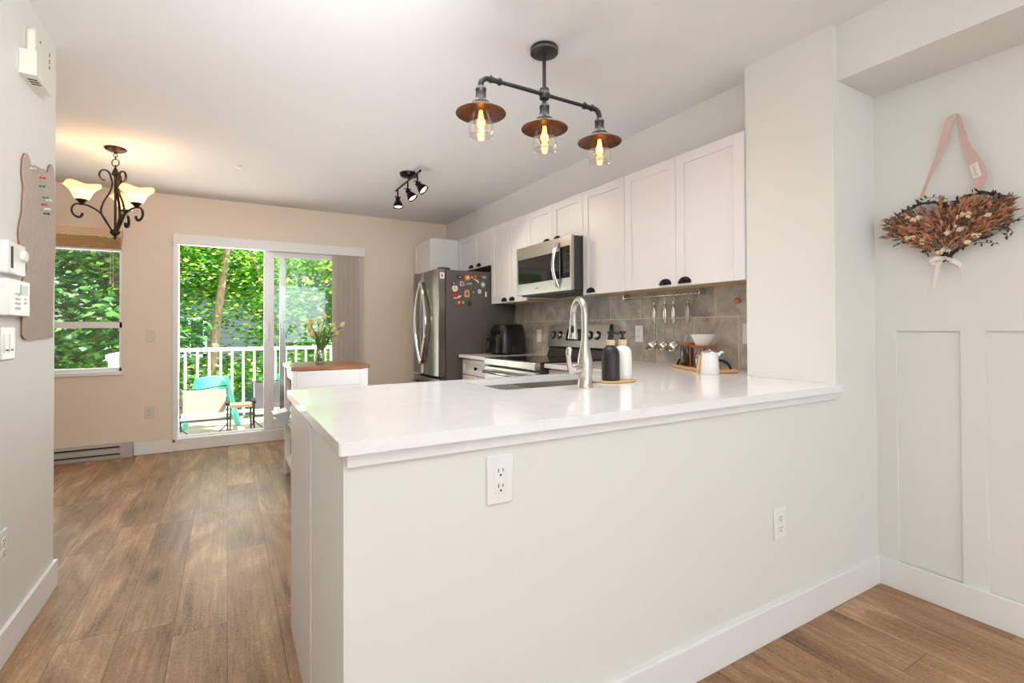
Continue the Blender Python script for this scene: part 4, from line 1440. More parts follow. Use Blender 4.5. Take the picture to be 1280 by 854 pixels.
for (mx, mz, pts, c1, (p2, c2), lb) in mags:
    t = thing('fridge_magnet', lb, 'magnet', (mx, FY0, mz), group='magnets on the side of the fridge')
    MB().prism(pts, 'y', -0.0075, -0.0005).build('base', M['mag_' + c1], t, 0.0015)
    MB().prism(p2, 'y', -0.0105, -0.0070).build('relief', M['mag_' + c2], t, 0.001)
    if 'ring' in lb and 'leather' in lb:
        MB().tube([(0.016 * math.cos(a), -0.005, -0.042 + 0.016 * math.sin(a)) for a in [2 * PI * i / 16 for i in range(17)]], 0.002, 6).build('ring', M['chrome'], t)

# ------------------------------------------------------------------ stove
SY0_, SY1_ = 2.782, 3.540
sv = thing('electric_stove', 'stainless electric stove with black glass cooktop and knobbed back panel', 'stove', (2.1, (SY0_ + SY1_) / 2, 0))
MB(sv.location).box(1.835, 2.49, SY0_, SY1_, 0.05, 0.898).build('body', M['dark_body'], sv, 0.003)
MB(sv.location).box(1.79, 1.835, SY0_, SY1_, 0.868, 0.919).build('front_trim', M['steel'], sv, 0.004)
cp = MB(sv.location).box(1.836, 2.40, SY0_ + 0.004, SY1_ - 0.004, 0.899, 0.921).build('cooktop', M['black_glass'], sv, 0.003)
bn = MB(sv.location)
for (x, y, r) in ((1.98, 2.97, 0.10), (1.98, 3.34, 0.08), (2.24, 2.97, 0.08), (2.24, 3.34, 0.10)):
    bn.lathe([(r - 0.003, 0.9212), (r, 0.9215), (r, 0.9212)], (x, y, 0), seg=40, close=False)
bn.build('burner_ring', M['dark_body'], cp)
od = MB(sv.location).box(1.795, 1.834, SY0_ + 0.004, SY1_ - 0.004, 0.26, 0.855).build('oven_door', M['steel'], sv, 0.004)
MB(sv.location).box(1.792, 1.796, SY0_ + 0.10, SY1_ - 0.10, 0.36, 0.74).build('oven_window', M['black_glass'], od)
oh = MB(sv.location)
oh.tube([(1.795, SY0_ + 0.06, 0.815), (1.752, SY0_ + 0.06, 0.815), (1.745, SY0_ + 0.08, 0.815), (1.745, SY1_ - 0.08, 0.815), (1.752, SY1_ - 0.06, 0.815), (1.795, SY1_ - 0.06, 0.815)], 0.0125, 12)
oh.build('handle', M['chrome'], od)
MB(sv.location).box(1.80, 1.834, SY0_ + 0.004, SY1_ - 0.004, 0.07, 0.25).build('storage_drawer', M['steel'], sv, 0.004)
bgp = [(2.41, 0.921), (2.49, 0.921), (2.49, 1.188), (2.462, 1.188), (2.425, 0.985), (2.432, 0.975)]
MB(sv.location).prism([(2.40, 0.9215), (2.485, 0.9215), (2.485, 1.182), (2.458, 1.182), (2.415, 1.0), (2.428, 0.985)], 'y', SY0_, SY1_).build('back_riser', M['dark_body'], sv, 0.002)
# slanted control panel
pa, pb_ = Vector((2.413, 0, 1.0)), Vector((2.456, 0, 1.182))
up_ = (pb_ - pa).normalized()
nn = Vector((-up_.z, 0, up_.x))
cpn = MB(sv.location).add(
    [tuple(pa + Vector((0, y, 0)) + nn * k) for y in (SY0_ - 0.002, SY1_ + 0.002) for k in (0.001, 0.006)] +
    [tuple(pb_ + Vector((0, y, 0)) + nn * k) for y in (SY0_ - 0.002, SY1_ + 0.002) for k in (0.001, 0.006)],
    [(0, 1, 3, 2), (4, 6, 7, 5), (0, 2, 6, 4), (1, 5, 7, 3), (0, 4, 5, 1), (2, 3, 7, 6)]).build('control_panel', M['steel'], sv, 0.002)


def on_panel(y, s, out):
    return pa + up_ * (s * 0.187) + Vector((0, y, 0)) + nn * (0.006 + out)


for y in (3.475, 3.385, 2.985, 2.895):
    part_label(MB(sv.location).lathe([(0.036, 0), (0.036, 0.003), (0.030, 0.004)], on_panel(y, 0.52, 0.0002), nn, 26).build('knob_ring', M['black_plastic'], cpn), 'black ring')
    k = MB(sv.location).lathe([(0.026, 0), (0.025, 0.018), (0.022, 0.021)], on_panel(y, 0.52, 0.0045), nn, 24)
    k.build('knob', M['chrome'], cpn)
dsp = MB(sv.location)
def panel_rect(mb, y0, y1, s0, s1, o):
    vs_ = []
    for k in (0.0002, o):
        vs_ += [tuple(on_panel(y0, s0, k)), tuple(on_panel(y1, s0, k)), tuple(on_panel(y1, s1, k)), tuple(on_panel(y0, s1, k))]
    mb.add(vs_, [(0, 1, 2, 3), (4, 7, 6, 5), (0, 4, 5, 1), (1, 5, 6, 2), (2, 6, 7, 3), (3, 7, 4, 0)])
panel_rect(dsp, 3.06, 3.29, 0.28, 0.80, 0.002)
dsp.build('display', M['black_glass'], cpn)

# ------------------------------------------------------------------ microwave
mw = thing('microwave_oven', 'stainless over-the-range microwave with black window and curved handle', 'microwave', (2.3, (SY0_ + SY1_) / 2, 1.42))
MB(mw.location).box(2.125, 2.494, SY0_, SY1_, 1.425, 1.815).build('case', M['dark_body'], mw, 0.003)
MB(mw.location).box(2.14, 2.48, SY0_ + 0.02, SY1_ - 0.02, 1.416, 1.4248).build('grease_filter', M['dark_body'], mw)
yd = 2.920
md_ = MB(mw.location)
md_.box(2.10, 2.124, yd, SY1_, 1.425, 1.515).box(2.10, 2.124, yd, SY1_, 1.718, 1.817).box(2.10, 2.124, SY1_ - 0.022, SY1_, 1.515, 1.718)
md_.box(2.10, 2.124, yd, yd + 0.006, 1.515, 1.718)
mdo = md_.build('door', M['steel'], mw, 0.001)
MB(mw.location).box(2.101, 2.122, yd + 0.006, SY1_ - 0.022, 1.515, 1.718).build('door_window', M['black_glass'], mdo)
mh = MB(mw.location)
pts = []
for k in range(17):
    t = k / 16
    b = math.sin(PI * t)
    pts.append((2.095 - 0.034 * b ** 0.8, yd + 0.020 + 0.016 * b, 1.458 + 0.325 * t))
mh.tube(pts, 0.0115, 12, flat=1.4)
mh.build('handle', M['chrome'], mdo)
pt_ = MB(mw.location)
pt_.box(2.10, 2.124, SY0_, yd - 0.002, 1.425, 1.517).box(2.10, 2.124, SY0_, yd - 0.002, 1.745, 1.817).box(2.10, 2.124, SY0_, SY0_ + 0.018, 1.517, 1.745)
ptn = pt_.build('control_frame', M['steel'], mw, 0.001)
MB(mw.location).box(2.101, 2.122, SY0_ + 0.018, yd - 0.002, 1.517, 1.745).build('keypad', M['black_glass'], ptn)
kb = MB(mw.location)
for i in range(8):
    for j in range(3):
        kb.box(2.0995, 2.1012, 2.812 + j * 0.024, 2.826 + j * 0.024, 1.532 + i * 0.021, 1.538 + i * 0.021)
kb.build('key_print', M['dark_body'], ptn)
br_ = MB(mw.location)
for k in range(7):
    br_.box(2.0990, 2.1005, 3.205 + k * 0.0075, 3.2095 + k * 0.0075, 1.466, 1.472)
br_.build('maker_mark', M['ink'], mdo)

# ------------------------------------------------------------------ air fryer
af = thing('air_fryer', 'black air fryer on the short worktop beside the fridge', 'air fryer', (2.265, 3.985, CT), R_(-82))
# local -y is the front; body is a rounded tapering tub
def rounded(rx, ry, n=32, p=3.6):
    out = []
    for i in range(n):
        a = 2 * PI * i / n
        c, s = math.cos(a), math.sin(a)
        out.append((rx * abs(c) ** (2 / p) * (1 if c >= 0 else -1), ry * abs(s) ** (2 / p) * (1 if s >= 0 else -1)))
    return out


def loft(mb, secs):
    """secs: (z, outline)"""
    n = len(secs[0][1])
    vs_, fs_ = [], []
    for z, o_ in secs:
        vs_ += [(x, y, z) for x, y in o_]
    for k in range(len(secs) - 1):
        for i in range(n):
            j = (i + 1) % n
            fs_.append((k * n + i, k * n + j, (k + 1) * n + j, (k + 1) * n + i))
    fs_.append(tuple(range(n - 1, -1, -1)))
    m = (len(secs) - 1) * n
    fs_.append(tuple(range(m, m + n)))
    mb.add(vs_, fs_)


a_ = MB()
loft(a_, [(0.004, rounded(0.118, 0.145)), (0.02, rounded(0.130, 0.158)), (0.15, rounded(0.128, 0.150)), (0.24, rounded(0.118, 0.138)), (0.268, rounded(0.108, 0.126)), (0.278, rounded(0.085, 0.10))])
a_.build('body', M['black_plastic'], af)
a_ = MB()
loft(a_, [(0.018, rounded(0.098, 0.02, 24, 5)), (0.155, rounded(0.100, 0.022, 24, 5))])
o = a_.build('basket_front', M['black_plastic'], af)
o.location = (0, -0.163, 0)
hh = MB()
hh.tube([(0, -0.16, 0.125), (0, -0.205, 0.125), (0, -0.225, 0.115), (0, -0.225, 0.05)], [0.018, 0.018, 0.018, 0.012], 12)
hh.build('basket_handle', M['black_plastic'], af)
MB().box(-0.06, 0.06, -0.158, -0.146, 0.185, 0.23).build('touch_panel', M['black_glass'], af, 0.002)

# ------------------------------------------------------------------ kitchen cart
CX0, CX1, CY0, CY1 = 0.395, 0.925, 3.785, 4.345
kc = thing('kitchen_cart', 'white wooden kitchen cart with brown butcher-block top behind the peninsula', 'kitchen cart', ((CX0 + CX1) / 2, (CY0 + CY1) / 2, 0))
MB(kc.location).box(CX0 - 0.008, CX1 + 0.012, CY0 - 0.015, CY1 + 0.02, 0.858, 0.885).build('block_top', M['butcher'], kc, 0.003)
for x in (CX0, CX1 - 0.04):
    for y in (CY0, CY1 - 0.04):
        MB(kc.location).box(x, x + 0.04, y, y + 0.04, 0, 0.858).build('leg', M['cab'], kc, 0.002)
for y in (CY0 + 0.012, CY1 - 0.028):
    MB(kc.location).box(CX0 + 0.04, CX1 - 0.04, y, y + 0.016, 0.66, 0.856).build('apron', M['cab'], kc)
MB(kc.location).box(CX0 + 0.012, CX0 + 0.026, CY0 + 0.04, CY1 - 0.04, 0.78, 0.857).box(CX1 - 0.026, CX1 - 0.012, CY0 + 0.04, CY1 - 0.04, 0.66, 0.857).build('side_rail', M['cab'], kc)
m = MB(kc.location)
fy = CY0 - 0.006
fr_ = 0.03
m.box(CX0 + 0.03, CX1 - 0.03, fy, fy + 0.018, 0.70, 0.735).box(CX0 + 0.03, CX1 - 0.03, fy, fy + 0.018, 0.83, 0.852)
m.box(CX0 + 0.03, CX0 + 0.06, fy, fy + 0.018, 0.735, 0.83).box(CX1 - 0.06, CX1 - 0.03, fy, fy + 0.018, 0.735, 0.83).box(CX0 + 0.06, CX1 - 0.06, fy + 0.006, fy + 0.018, 0.735, 0.83)
m.build('drawer', M['cab'], kc, 0.001)
for z in (0.12, 0.42):
    MB(kc.location).box(CX0 + 0.04, CX1 - 0.04, CY0 + 0.0, CY1, z, z + 0.02).box(CX0 + 0.006, CX0 + 0.04, CY0 + 0.041, CY1 - 0.041, z, z + 0.02).build('shelf', M['cab'], kc, 0.001)
bn_ = MB()
bn_.add([(0.290, 4.00, 0.525), (0.392, 4.00, 0.545), (0.392, 4.20, 0.545), (0.290, 4.20, 0.525), (0.300, 4.01, 0.502), (0.392, 4.01, 0.445), (0.392, 4.19, 0.445), (0.300, 4.19, 0.502)],
        [(0, 1, 5, 4), (1, 2, 6, 5), (2, 3, 7, 6), (3, 0, 4, 7), (4, 5, 6, 7), (0, 3, 2, 1)])
tr_o = MB((0.34, 4.1, 0.5))
tr_o.v = [p - Vector((0.34, 4.1, 0.5)) for p in bn_.v]
tr_o.f = bn_.f
o = tr_o.build('side_tray', M['greybin'], None, 0.004)
o.location = (0.34, 4.1, 0.5)
tag(o, 'grey plastic tray hooked on the left side of the kitchen cart', 'tray')

# vase and tulips
vz = 0.885
VX, VY = 0.628, 4.12
va = thing('glass_vase', 'clear ribbed glass vase of tulips on the butcher-block cart', 'vase', (VX, VY, vz))


def rib(k, a, r, h):
    return r * (1 + 0.035 * math.cos(14 * a)), h


MB().lathe([(0.030, 0), (0.038, 0.004), (0.040, 0.04), (0.036, 0.085), (0.027, 0.108), (0.030, 0.122)], seg=56, wave=rib, close=False).build('glass_body', M['vase'], va)
MB().lathe([(0.0, 0.006), (0.034, 0.006), (0.036, 0.05), (0.0, 0.051)], seg=24, close=False).build('water', M['vase'], va)
tul = [(0.653, 1.251, 0.0, 'tulip', 'cream-green tulip standing tallest in the vase'), (0.606, 1.210, -0.02, 'tulip', 'cream-green tulip just left of the tallest one'),
       (0.552, 1.200, 0.0, 'tulip_peach', 'peach tulip at the upper left of the vase'), (0.545, 1.152, 0.03, 'tulip', 'green-tinged tulip below the peach one at the left'),
       (0.612, 1.149, -0.05, 'tulip', 'small cream tulip low in the middle of the bunch'), (0.558, 1.108, -0.03, 'tulip_peach', 'peach tulip lowest at the left of the vase'),
       (0.724, 1.184, 0.05, 'tulip', 'cream tulip behind the right-hand pair'), (0.787, 1.186, 0.0, 'tulip', 'cream tulip farthest right in the vase'),
       (0.715, 1.146, -0.03, 'tulip', 'cream tulip right of centre, above the drooping one'), (0.744, 1.118, 0.0, 'tulip', 'large pale tulip low at the right of the bunch')]
for i, (x, z, dy, mt_, lb) in enumerate(tul):
    rr = random.Random(40 + i)
    base = Vector((VX + rr.uniform(-0.012, 0.012), VY + rr.uniform(-0.012, 0.012), vz + 0.012))
    tipv = Vector((x + 0.008, VY - 0.03 + dy, z))
    t = thing('tulip', lb, 'tulip', tuple(base), group='tulips in the glass vase')
    neck = Vector((VX + (x - VX) * 0.10 + rr.uniform(-0.006, 0.006), VY + rr.uniform(-0.008, 0.008), vz + 0.112))
    mid = neck.lerp(tipv, 0.5) + Vector((-(x - VX) * 0.05, 0, 0.012))
    pts = [p - base for p in bez([base, neck, mid, tipv - Vector((0, 0, 0.016))], 6)]
    MB().tube(pts, [0.0034] * len(pts), 8).build('stem', M['stem'], t)
    dirv = (tipv - mid).normalized()
    lean = dirv.lerp(Vector((0, 0, 1)), 0.35).normalized()
    def petalw(k, a, r, h):
        return r * (1 + 0.10 * math.cos(3 * a)), h + (0.004 * math.cos(3 * a) if k > 4 else 0)
    MB().lathe([(0.003, 0), (0.012, 0.004), (0.0175, 0.014), (0.0185, 0.024), (0.015, 0.036), (0.009, 0.044), (0.003, 0.047)], tipv - base - lean * 0.020, lean, 18, wave=petalw).build('blossom', M[mt_], t)
    if i % 2 == 0:
        lp = [neck - base + Vector((0, 0, -0.02)), neck.lerp(tipv, 0.35) - base + Vector((rr.uniform(-0.02, 0.02), -0.012, 0.01)), neck.lerp(tipv, 0.62) - base + Vector((rr.uniform(-0.03, 0.03), -0.02, 0.012))]
        L_ = bez(lp, 5)
        ws = [0.004 + 0.008 * math.sin(PI * k / (len(L_) - 1)) for k in range(len(L_))]
        A = [p + Vector((w, 0, 0)) for p, w in zip(L_, ws)]
        B = [p - Vector((w, 0, 0)) for p, w in zip(L_, ws)]
        MB().strip(A, B, 0.0012, (0, -1, 0.2)).build('leaf', M['stem'], t)


# ------------------------------------------------------------------ lamps
def point_lamp(name, loc, power, color, radius, parent):
    d = bpy.data.lights.new(name, 'POINT')
    d.energy = power
    d.color = color
    d.shadow_soft_size = radius
    o = bpy.data.objects.new(name, d)
    COL.objects.link(o)
    o.parent = parent
    o.location = loc
    return o


# three-light pipe pendant over the peninsula
PX, PY = 1.255, 1.86
pe = thing('pipe_pendant_lamp', 'three-light dark metal pipe pendant with flared shades over the peninsula', 'ceiling lamp', (PX, PY, ZC))
zb = -0.213          # bar height below the ceiling
MB().lathe([(0.062, -0.0005), (0.064, -0.004), (0.064, -0.024), (0.060, -0.027), (0.0, -0.027)], seg=36).build('canopy', M['gunmetal'], pe)
MB().cyl((0, 0, -0.027), (0, 0, zb), 0.0085, seg=16).build('stem', M['gunmetal'], pe)
hub = MB()
hub.lathe([(0.012, zb + 0.030), (0.022, zb + 0.024), (0.022, zb + 0.010), (0.026, zb), (0.022, zb - 0.010), (0.022, zb - 0.022), (0.012, zb - 0.028)], seg=24)
hub.build('hub', M['gunmetal'], pe)
RX = 0.325
bar = MB()
bar.cyl((-RX + 0.03, 0, zb), (RX - 0.03, 0, zb), 0.0095, seg=16)
bar.build('cross_bar', M['gunmetal'], pe)
for s in (-1, 1):
    el = MB()
    el.tube([(s * (RX - 0.09), 0, zb), (s * (RX - 0.035), 0, zb)] + [(s * (RX - 0.035 + 0.035 * math.sin(R_(a))), 0, zb - 0.035 + 0.035 * math.cos(R_(a))) for a in range(15, 91, 15)] + [(s * RX, 0, zb - 0.055)], 0.0125, 14)
    for xx in (RX - 0.092, RX - 0.048):
        el.lathe([(0.0165, -0.004), (0.0165, 0.004)], (s * xx, 0, zb), (1, 0, 0), 18)
    el.build('elbow', M['gunmetal'], pe)
for s in (-1, 0, 1):
    ox = s * RX
    z0 = zb - 0.050
    ho = MB()
    if s == 0:
        ho.cyl((0, 0, zb - 0.02), (0, 0, z0), 0.0095, seg=14)
    ho.lathe([(0.012, z0 + 0.008), (0.020, z0 + 0.003), (0.024, z0 - 0.008), (0.022, z0 - 0.012), (0.022, z0 - 0.046), (0.025, z0 - 0.050), (0.034, z0 - 0.060), (0.040, z0 - 0.066), (0.040, z0 - 0.078)], (ox, 0, 0), seg=30)
    hso = ho.build('lamp_holder', M['gunmetal'], pe)
    sh = MB()
    sh.lathe([(0.038, z0 - 0.074), (0.060, z0 - 0.082), (0.095, z0 - 0.104), (0.107, z0 - 0.110), (0.106, z0 - 0.112), (0.094, z0 - 0.107), (0.060, z0 - 0.085), (0.037, z0 - 0.077)], (ox, 0, 0), seg=48, close=False)
    sh.build('metal_shade', M['shade_in'], hso)
    gl = MB()
    gl.lathe([(0.038, z0 - 0.079), (0.044, z0 - 0.105), (0.053, z0 - 0.160), (0.055, z0 - 0.185), (0.050, z0 - 0.205), (0.054, z0 - 0.212)], (ox, 0, 0), seg=40, close=False)
    gl.build('glass_chimney', M['clear'], hso)
    bu = MB()
    bu.lathe([(0.012, z0 - 0.079), (0.014, z0 - 0.098), (0.028, z0 - 0.135), (0.029, z0 - 0.150), (0.020, z0 - 0.172), (0.0, z0 - 0.180)], (ox, 0, 0), seg=28, close=False)
    bo = bu.build('bulb', M['amber'], hso)
    fi = MB()
    for k in range(6):
        a = 2 * PI * k / 6
        fi.tube([(ox + 0.005 * math.cos(a), 0.005 * math.sin(a), z0 - 0.098), (ox + 0.013 * math.cos(a), 0.013 * math.sin(a), z0 - 0.158)], 0.0022, 6)
    bo2 = fi.build('filament', M['filament'], hso)
    point_lamp('pendant_light', (ox, 0, z0 - 0.135), 0.8, (1.0, 0.66, 0.34), 0.02, hso)

# track light
TXc = 1.300
tk = thing('track_spotlight', 'small black three-spot track light on the kitchen ceiling', 'ceiling lamp', (TXc, 4.0, ZC))
MB().lathe([(0.070, -0.0005), (0.072, -0.003), (0.066, -0.026), (0.055, -0.030), (0.0, -0.031)], (-0.01, -0.08, 0), seg=32).build('canopy', M['pull'], tk)
MB().cyl((0, -0.34, -0.050), (0, 0.31, -0.050), 0.0085, seg=12).cyl((-0.01, -0.08, -0.03), (-0.004, -0.08, -0.048), 0.008, seg=10).build('rail', M['pull'], tk)
for (yy, dr) in ((0.25, (0.02, -0.15, -1)), (-0.03, (0.45, -0.35, -0.8)), (-0.27, (0.55, -0.45, -0.72))):
    dvec = Vector(dr).normalized()
    p0 = Vector((0, yy, -0.135))
    a = MB()
    a.cyl((0, yy, -0.05), (0, yy, -0.118), 0.0065, seg=10)
    a.cyl((-0.028, yy, -0.118), (0.028, yy, -0.118), 0.0045, seg=8)
    a.ball((0, yy, -0.122), 0.013, seg=12, rings=8)
    ao = a.build('arm', M['pull'], tk)
    h = MB()
    h.lathe([(0.008, -0.012), (0.020, -0.006), (0.021, 0.018), (0.027, 0.026), (0.040, 0.055), (0.044, 0.078), (0.041, 0.078), (0.036, 0.060)], p0, dvec, 26, close=False)
    h.build('spot_head', M['pull'], ao)
    MB().lathe([(0.0, 0.064), (0.036, 0.066), (0.036, 0.069), (0.030, 0.074), (0.0, 0.078)], p0, dvec, 22, close=False).build('bulb', M['spotbulb'], ao)
    d = bpy.data.lights.new('track_spot', 'SPOT')
    d.energy = 10
    d.color = (1.0, 0.86, 0.68)
    d.spot_size = R_(95)
    d.spot_blend = 0.6
    d.shadow_soft_size = 0.03
    o = bpy.data.objects.new('track_spot', d)
    COL.objects.link(o)
    o.parent = ao
    o.location = p0 + dvec * 0.09
    o.rotation_euler = dvec.to_track_quat('-Z', 'Y').to_euler()

# chandelier in the nook
cx, cy = -0.690, 4.40
cl = thing('chandelier', 'dark bronze three-arm scroll chandelier with lit alabaster bowls', 'chandelier', (cx, cy, ZC))
MB().lathe([(0.062, -0.0005), (0.066, -0.005), (0.060, -0.014), (0.040, -0.024), (0.012, -0.030), (0.006, -0.040)], seg=32).build('canopy', M['bronze'], cl)
cn = MB()
def ringpts(c, r, u, v, n=16):
    return [Vector(c) + Vector(u) * r * math.cos(2 * PI * i / n) + Vector(v) * r * math.sin(2 * PI * i / n) for i in range(n + 1)]
cn.tube(ringpts((0, 0, -0.050), 0.012, (1, 0, 0), (0, 0, 1)), 0.0028, 8)
cn.tube(ringpts((0, 0, -0.068), 0.012, (0, 1, 0), (0, 0, 1)), 0.0028, 8)
cn.tube(ringpts((0, 0, -0.102), 0.026, (0.87, -0.5, 0), (0, 0, 1)), 0.0035, 8)
cn.cyl((0, 0, -0.118), (0, 0, -0.136), 0.004, seg=8)
cn.build('chain', M['bronze'], cl)
MB().lathe([(0.004, -0.132), (0.010, -0.145), (0.022, -0.180), (0.024, -0.190), (0.010, -0.198), (0.0075, -0.21), (0.0075, -0.575), (0.018, -0.580), (0.030, -0.592), (0.030, -0.604), (0.020, -0.618),
            (0.008, -0.626), (0.012, -0.634), (0.008, -0.644), (0.0, -0.650)], seg=24).build('stem', M['bronze'], cl)
# the viewer's right / away directions in the plan, to place the three arms
for ang in (190, 310, 70):
    a = R_(ang)
    rv, av = math.cos(a), math.sin(a)
    ud = Vector((0.988 * rv - 0.155 * av, 0.155 * rv + 0.988 * av, 0)) * 0.8
    up = Vector((0, 0, 1))
    arm = MB()
    low = [ud * 0.022 + up * -0.590, ud * 0.050 + up * -0.545, ud * 0.095 + up * -0.480, ud * 0.150 + up * -0.445, ud * 0.205 + up * -0.430]
    low += arc(ud * 0.245 + up * -0.475, 0.045, 105, -100, 8, ud, up)[0:]
    low += [ud * 0.224 + up * -0.505, ud * 0.220 + up * -0.490]
    pts = bez(low, 4)
    n = len(pts)
    arm.tube(pts, [0.0062 if k < n * 0.7 else 0.0062 + 0.0025 * math.sin(PI * (k - n * 0.7) / (n * 0.3)) for k in range(n)], 10, flat=1.5)
    # upper scroll and lyre
    upp = [ud * 0.018 + up * -0.590, ud * 0.070 + up * -0.520, ud * 0.098 + up * -0.460, ud * 0.080 + up * -0.390, ud * 0.040 + up * -0.320, ud * 0.022 + up * -0.260, ud * 0.030 + up * -0.215]
    upp += arc(ud * 0.073 + up * -0.205, 0.038, 170, -60, 8, ud, up)
    upp += [ud * 0.072 + up * -0.240]
    pts = bez(upp, 4)
    arm.tube(pts, 0.0058, 10, flat=1.5)
    ao = arm.build('arm', M['bronze'], cl)
    c0 = ud * 0.225 + up * -0.428
    MB().lathe([(0.006, -0.006), (0.010, 0.0), (0.022, 0.014), (0.036, 0.026), (0.034, 0.030), (0.0, 0.030)], c0, (0, 0, 1), 24).build('cup', M['bronze'], ao)
    def flare(k, a_, r, h_):
        if k >= 5 and k <= 8:
            f_ = (k - 4) / 2 if k <= 6 else (9 - k) / 1.5
            return r * (1 + 0.07 * f_ * math.cos(4 * a_ + ang)), h_ + 0.007 * min(f_, 1.2) * math.cos(4 * a_ + ang)
        return r, h_
    MB().lathe([(0.028, 0.026), (0.038, 0.034), (0.048, 0.052), (0.058, 0.078), (0.076, 0.102), (0.098, 0.120), (0.106, 0.126), (0.104, 0.129), (0.092, 0.121), (0.072, 0.105), (0.054, 0.080), (0.044, 0.054), (0.035, 0.038), (0.024, 0.032)],
               c0, (0, 0, 1), 48, close=False, wave=flare).build('glass_bowl', M['shade'], ao)
    MB().lathe([(0.010, 0.030), (0.012, 0.045), (0.024, 0.065), (0.027, 0.082), (0.018, 0.100), (0.0, 0.106)], c0, (0, 0, 1), 22, close=False).build('bulb', M['bulb_warm'], ao)
    point_lamp('chandelier_light', c0 + up * 0.135, 1.3, (1.0, 0.60, 0.31), 0.03, ao)

# sprinkler
spk = thing('fire_sprinkler', 'small white sprinkler head on the dining ceiling', 'sprinkler', (0.071, 4.433, ZC))
MB().lathe([(0.030, -0.0005), (0.030, -0.003), (0.016, -0.008), (0.010, -0.010), (0.010, -0.022), (0.0, -0.023)], seg=24).build('rosette', M['white_plastic'], spk)
MB().lathe([(0.004, -0.023), (0.004, -0.036), (0.016, -0.038), (0.016, -0.041), (0.0, -0.042)], seg=20).build('deflector', M['beige_plastic'], spk)

# ------------------------------------------------------------------ heart wreath
rnd = random.Random(5)
wx = XR - 0.022
wr_ = thing('heart_wreath', 'heart-shaped wreath of dried rust flowers hung on the right wall', 'wreath', (XR - 0.01, 0.826, 1.56))
WO = Vector(wr_.location)
# plan: local s = toward the right in the photo = -y


def WP(s, z, out=0.0):
    return Vector((wx - out, 0.826 - s, z)) - WO


def heart(t, sc=1.0):
    # t 0..1 round the heart, centre at (0, 1.57)
    a = 2 * PI * t
    x = 16 * math.sin(a) ** 3
    y = 13 * math.cos(a) - 5 * math.cos(2 * a) - 2 * math.cos(3 * a) - math.cos(4 * a)
    return x / 16 * 0.165 * sc, 1.573 + y / 15 * 0.128 * sc


wf_ = MB()
for k in (0, 0.004):
    pts = [WP(heart(i / 60, 1.0 - k * 6)[0], heart(i / 60, 1.0 - k * 6)[1], k) for i in range(61)]
    wf_.tube(pts, 0.0035, 6)
wf_.build('wire_frame', M['drygreen'], wr_)


def leaf_quad(mb, p, d, n, ln, w, curl=0.2):
    """pointed leaf: base p, direction d, normal n"""
    d = d.normalized()
    s = d.cross(n).normalized()
    n2 = s.cross(d).normalized()
    mid = p + d * ln * 0.5 + n2 * ln * curl * 0.4
    tip_ = p + d * ln
    mb.add([p, mid + s * w, tip_, mid - s * w, mid + n2 * w * 0.35], [(0, 1, 4), (1, 2, 4), (2, 3, 4), (3, 0, 4)])


def sprigs(name, material, n, region, ln, w, spread=1.0, out=(0.0, 0.03)):
    mb = MB()
    for _ in range(n):
        s, z, ds, dz = region()
        p = WP(s, z, rnd.uniform(*out))
        d = Vector((-rnd.uniform(0, 0.6), -ds + rnd.uniform(-spread, spread), dz + rnd.uniform(-spread, spread)))
        leaf_quad(mb, p, d, Vector((-1, rnd.uniform(-0.6, 0.6), rnd.uniform(-0.6, 0.6))), rnd.uniform(*ln), rnd.uniform(*w))
    return mb.build(name, material, wr_, fixn=False, smooth=False)


def r_fan():
    # flowers fan outward from the heart's bottom point, leaving the lobes open
    while True:
        s = rnd.uniform(-0.19, 0.17)
        z = rnd.uniform(1.445, 1.625)
        lim = 1.445 + abs(s) * 0.55
        top = 1.632 - max(0, 0.035 - abs(s)) * 0.5
        if z > lim and z < top and abs(s + 0.01) < 0.05 + (z - 1.44) * 1.5:
            v = Vector((s, z - 1.43)).normalized()
            return s, z, v.x, v.y


def r_side():
    s, z, a, b = r_fan()
    s *= 1.05
    return s, z, a * 1.1 + math.copysign(0.15, s), b * 0.75


def r_edge():
    t = rnd.random()
    s, z = heart(t)
    s2, z2 = heart(t + 0.01)
    k = rnd.choice((-1, 1))
    return s, z, (s2 - s) * 60 * k + s * 3, (z2 - z) * 60 * k


sprigs('brown_leaves', M['brownleaf'], 620, r_side, (0.025, 0.055), (0.003, 0.006), 0.6, (0.0, 0.03))
sprigs('rust_grass', M['rust'], 230, r_side, (0.025, 0.05), (0.003, 0.006), 0.6, (0.008, 0.045))
sprigs('rose_petals', M['rose'], 90, r_fan, (0.018, 0.034), (0.005, 0.009), 1.0, (0.02, 0.05))
sprigs('dark_leaves', M['drygreen'], 330, r_edge, (0.012, 0.026), (0.003, 0.0055), 0.9, (0.0, 0.02))
# plumes
pm = MB()
for (s, z, ds, dz) in ((-0.03, 1.60, 0.25, 1), (0.03, 1.575, 0.3, 1), (0.06, 1.585, 0.7, 0.9), (0.10, 1.56, 1, 0.45), (0.06, 1.52, 1, 0.3), (-0.07, 1.55, -1, 0.4), (-0.05, 1.57, -1, 0.55), (-0.06, 1.52, -1, 0.25), (-0.02, 1.47, -1, 0.25),
                       (0.03, 1.61, 0.8, 0.7)):
    for _ in range(34):
        k = rnd.uniform(0, 0.075)
        d0 = Vector((0, -ds, dz)).normalized()
        p = WP(s, z, 0.03) + d0 * k + Vector((rnd.uniform(-0.006, 0.006), rnd.uniform(-0.006, 0.006), rnd.uniform(-0.006, 0.006)))
        leaf_quad(pm, p, d0 + Vector((rnd.uniform(-0.5, 0.1), rnd.uniform(-0.4, 0.4), rnd.uniform(-0.4, 0.4))), Vector((-1, rnd.uniform(-0.5, 0.5), 0.2)), 0.024, 0.0035)
pm.build('plumes', M['rust'], wr_, fixn=False, smooth=False)
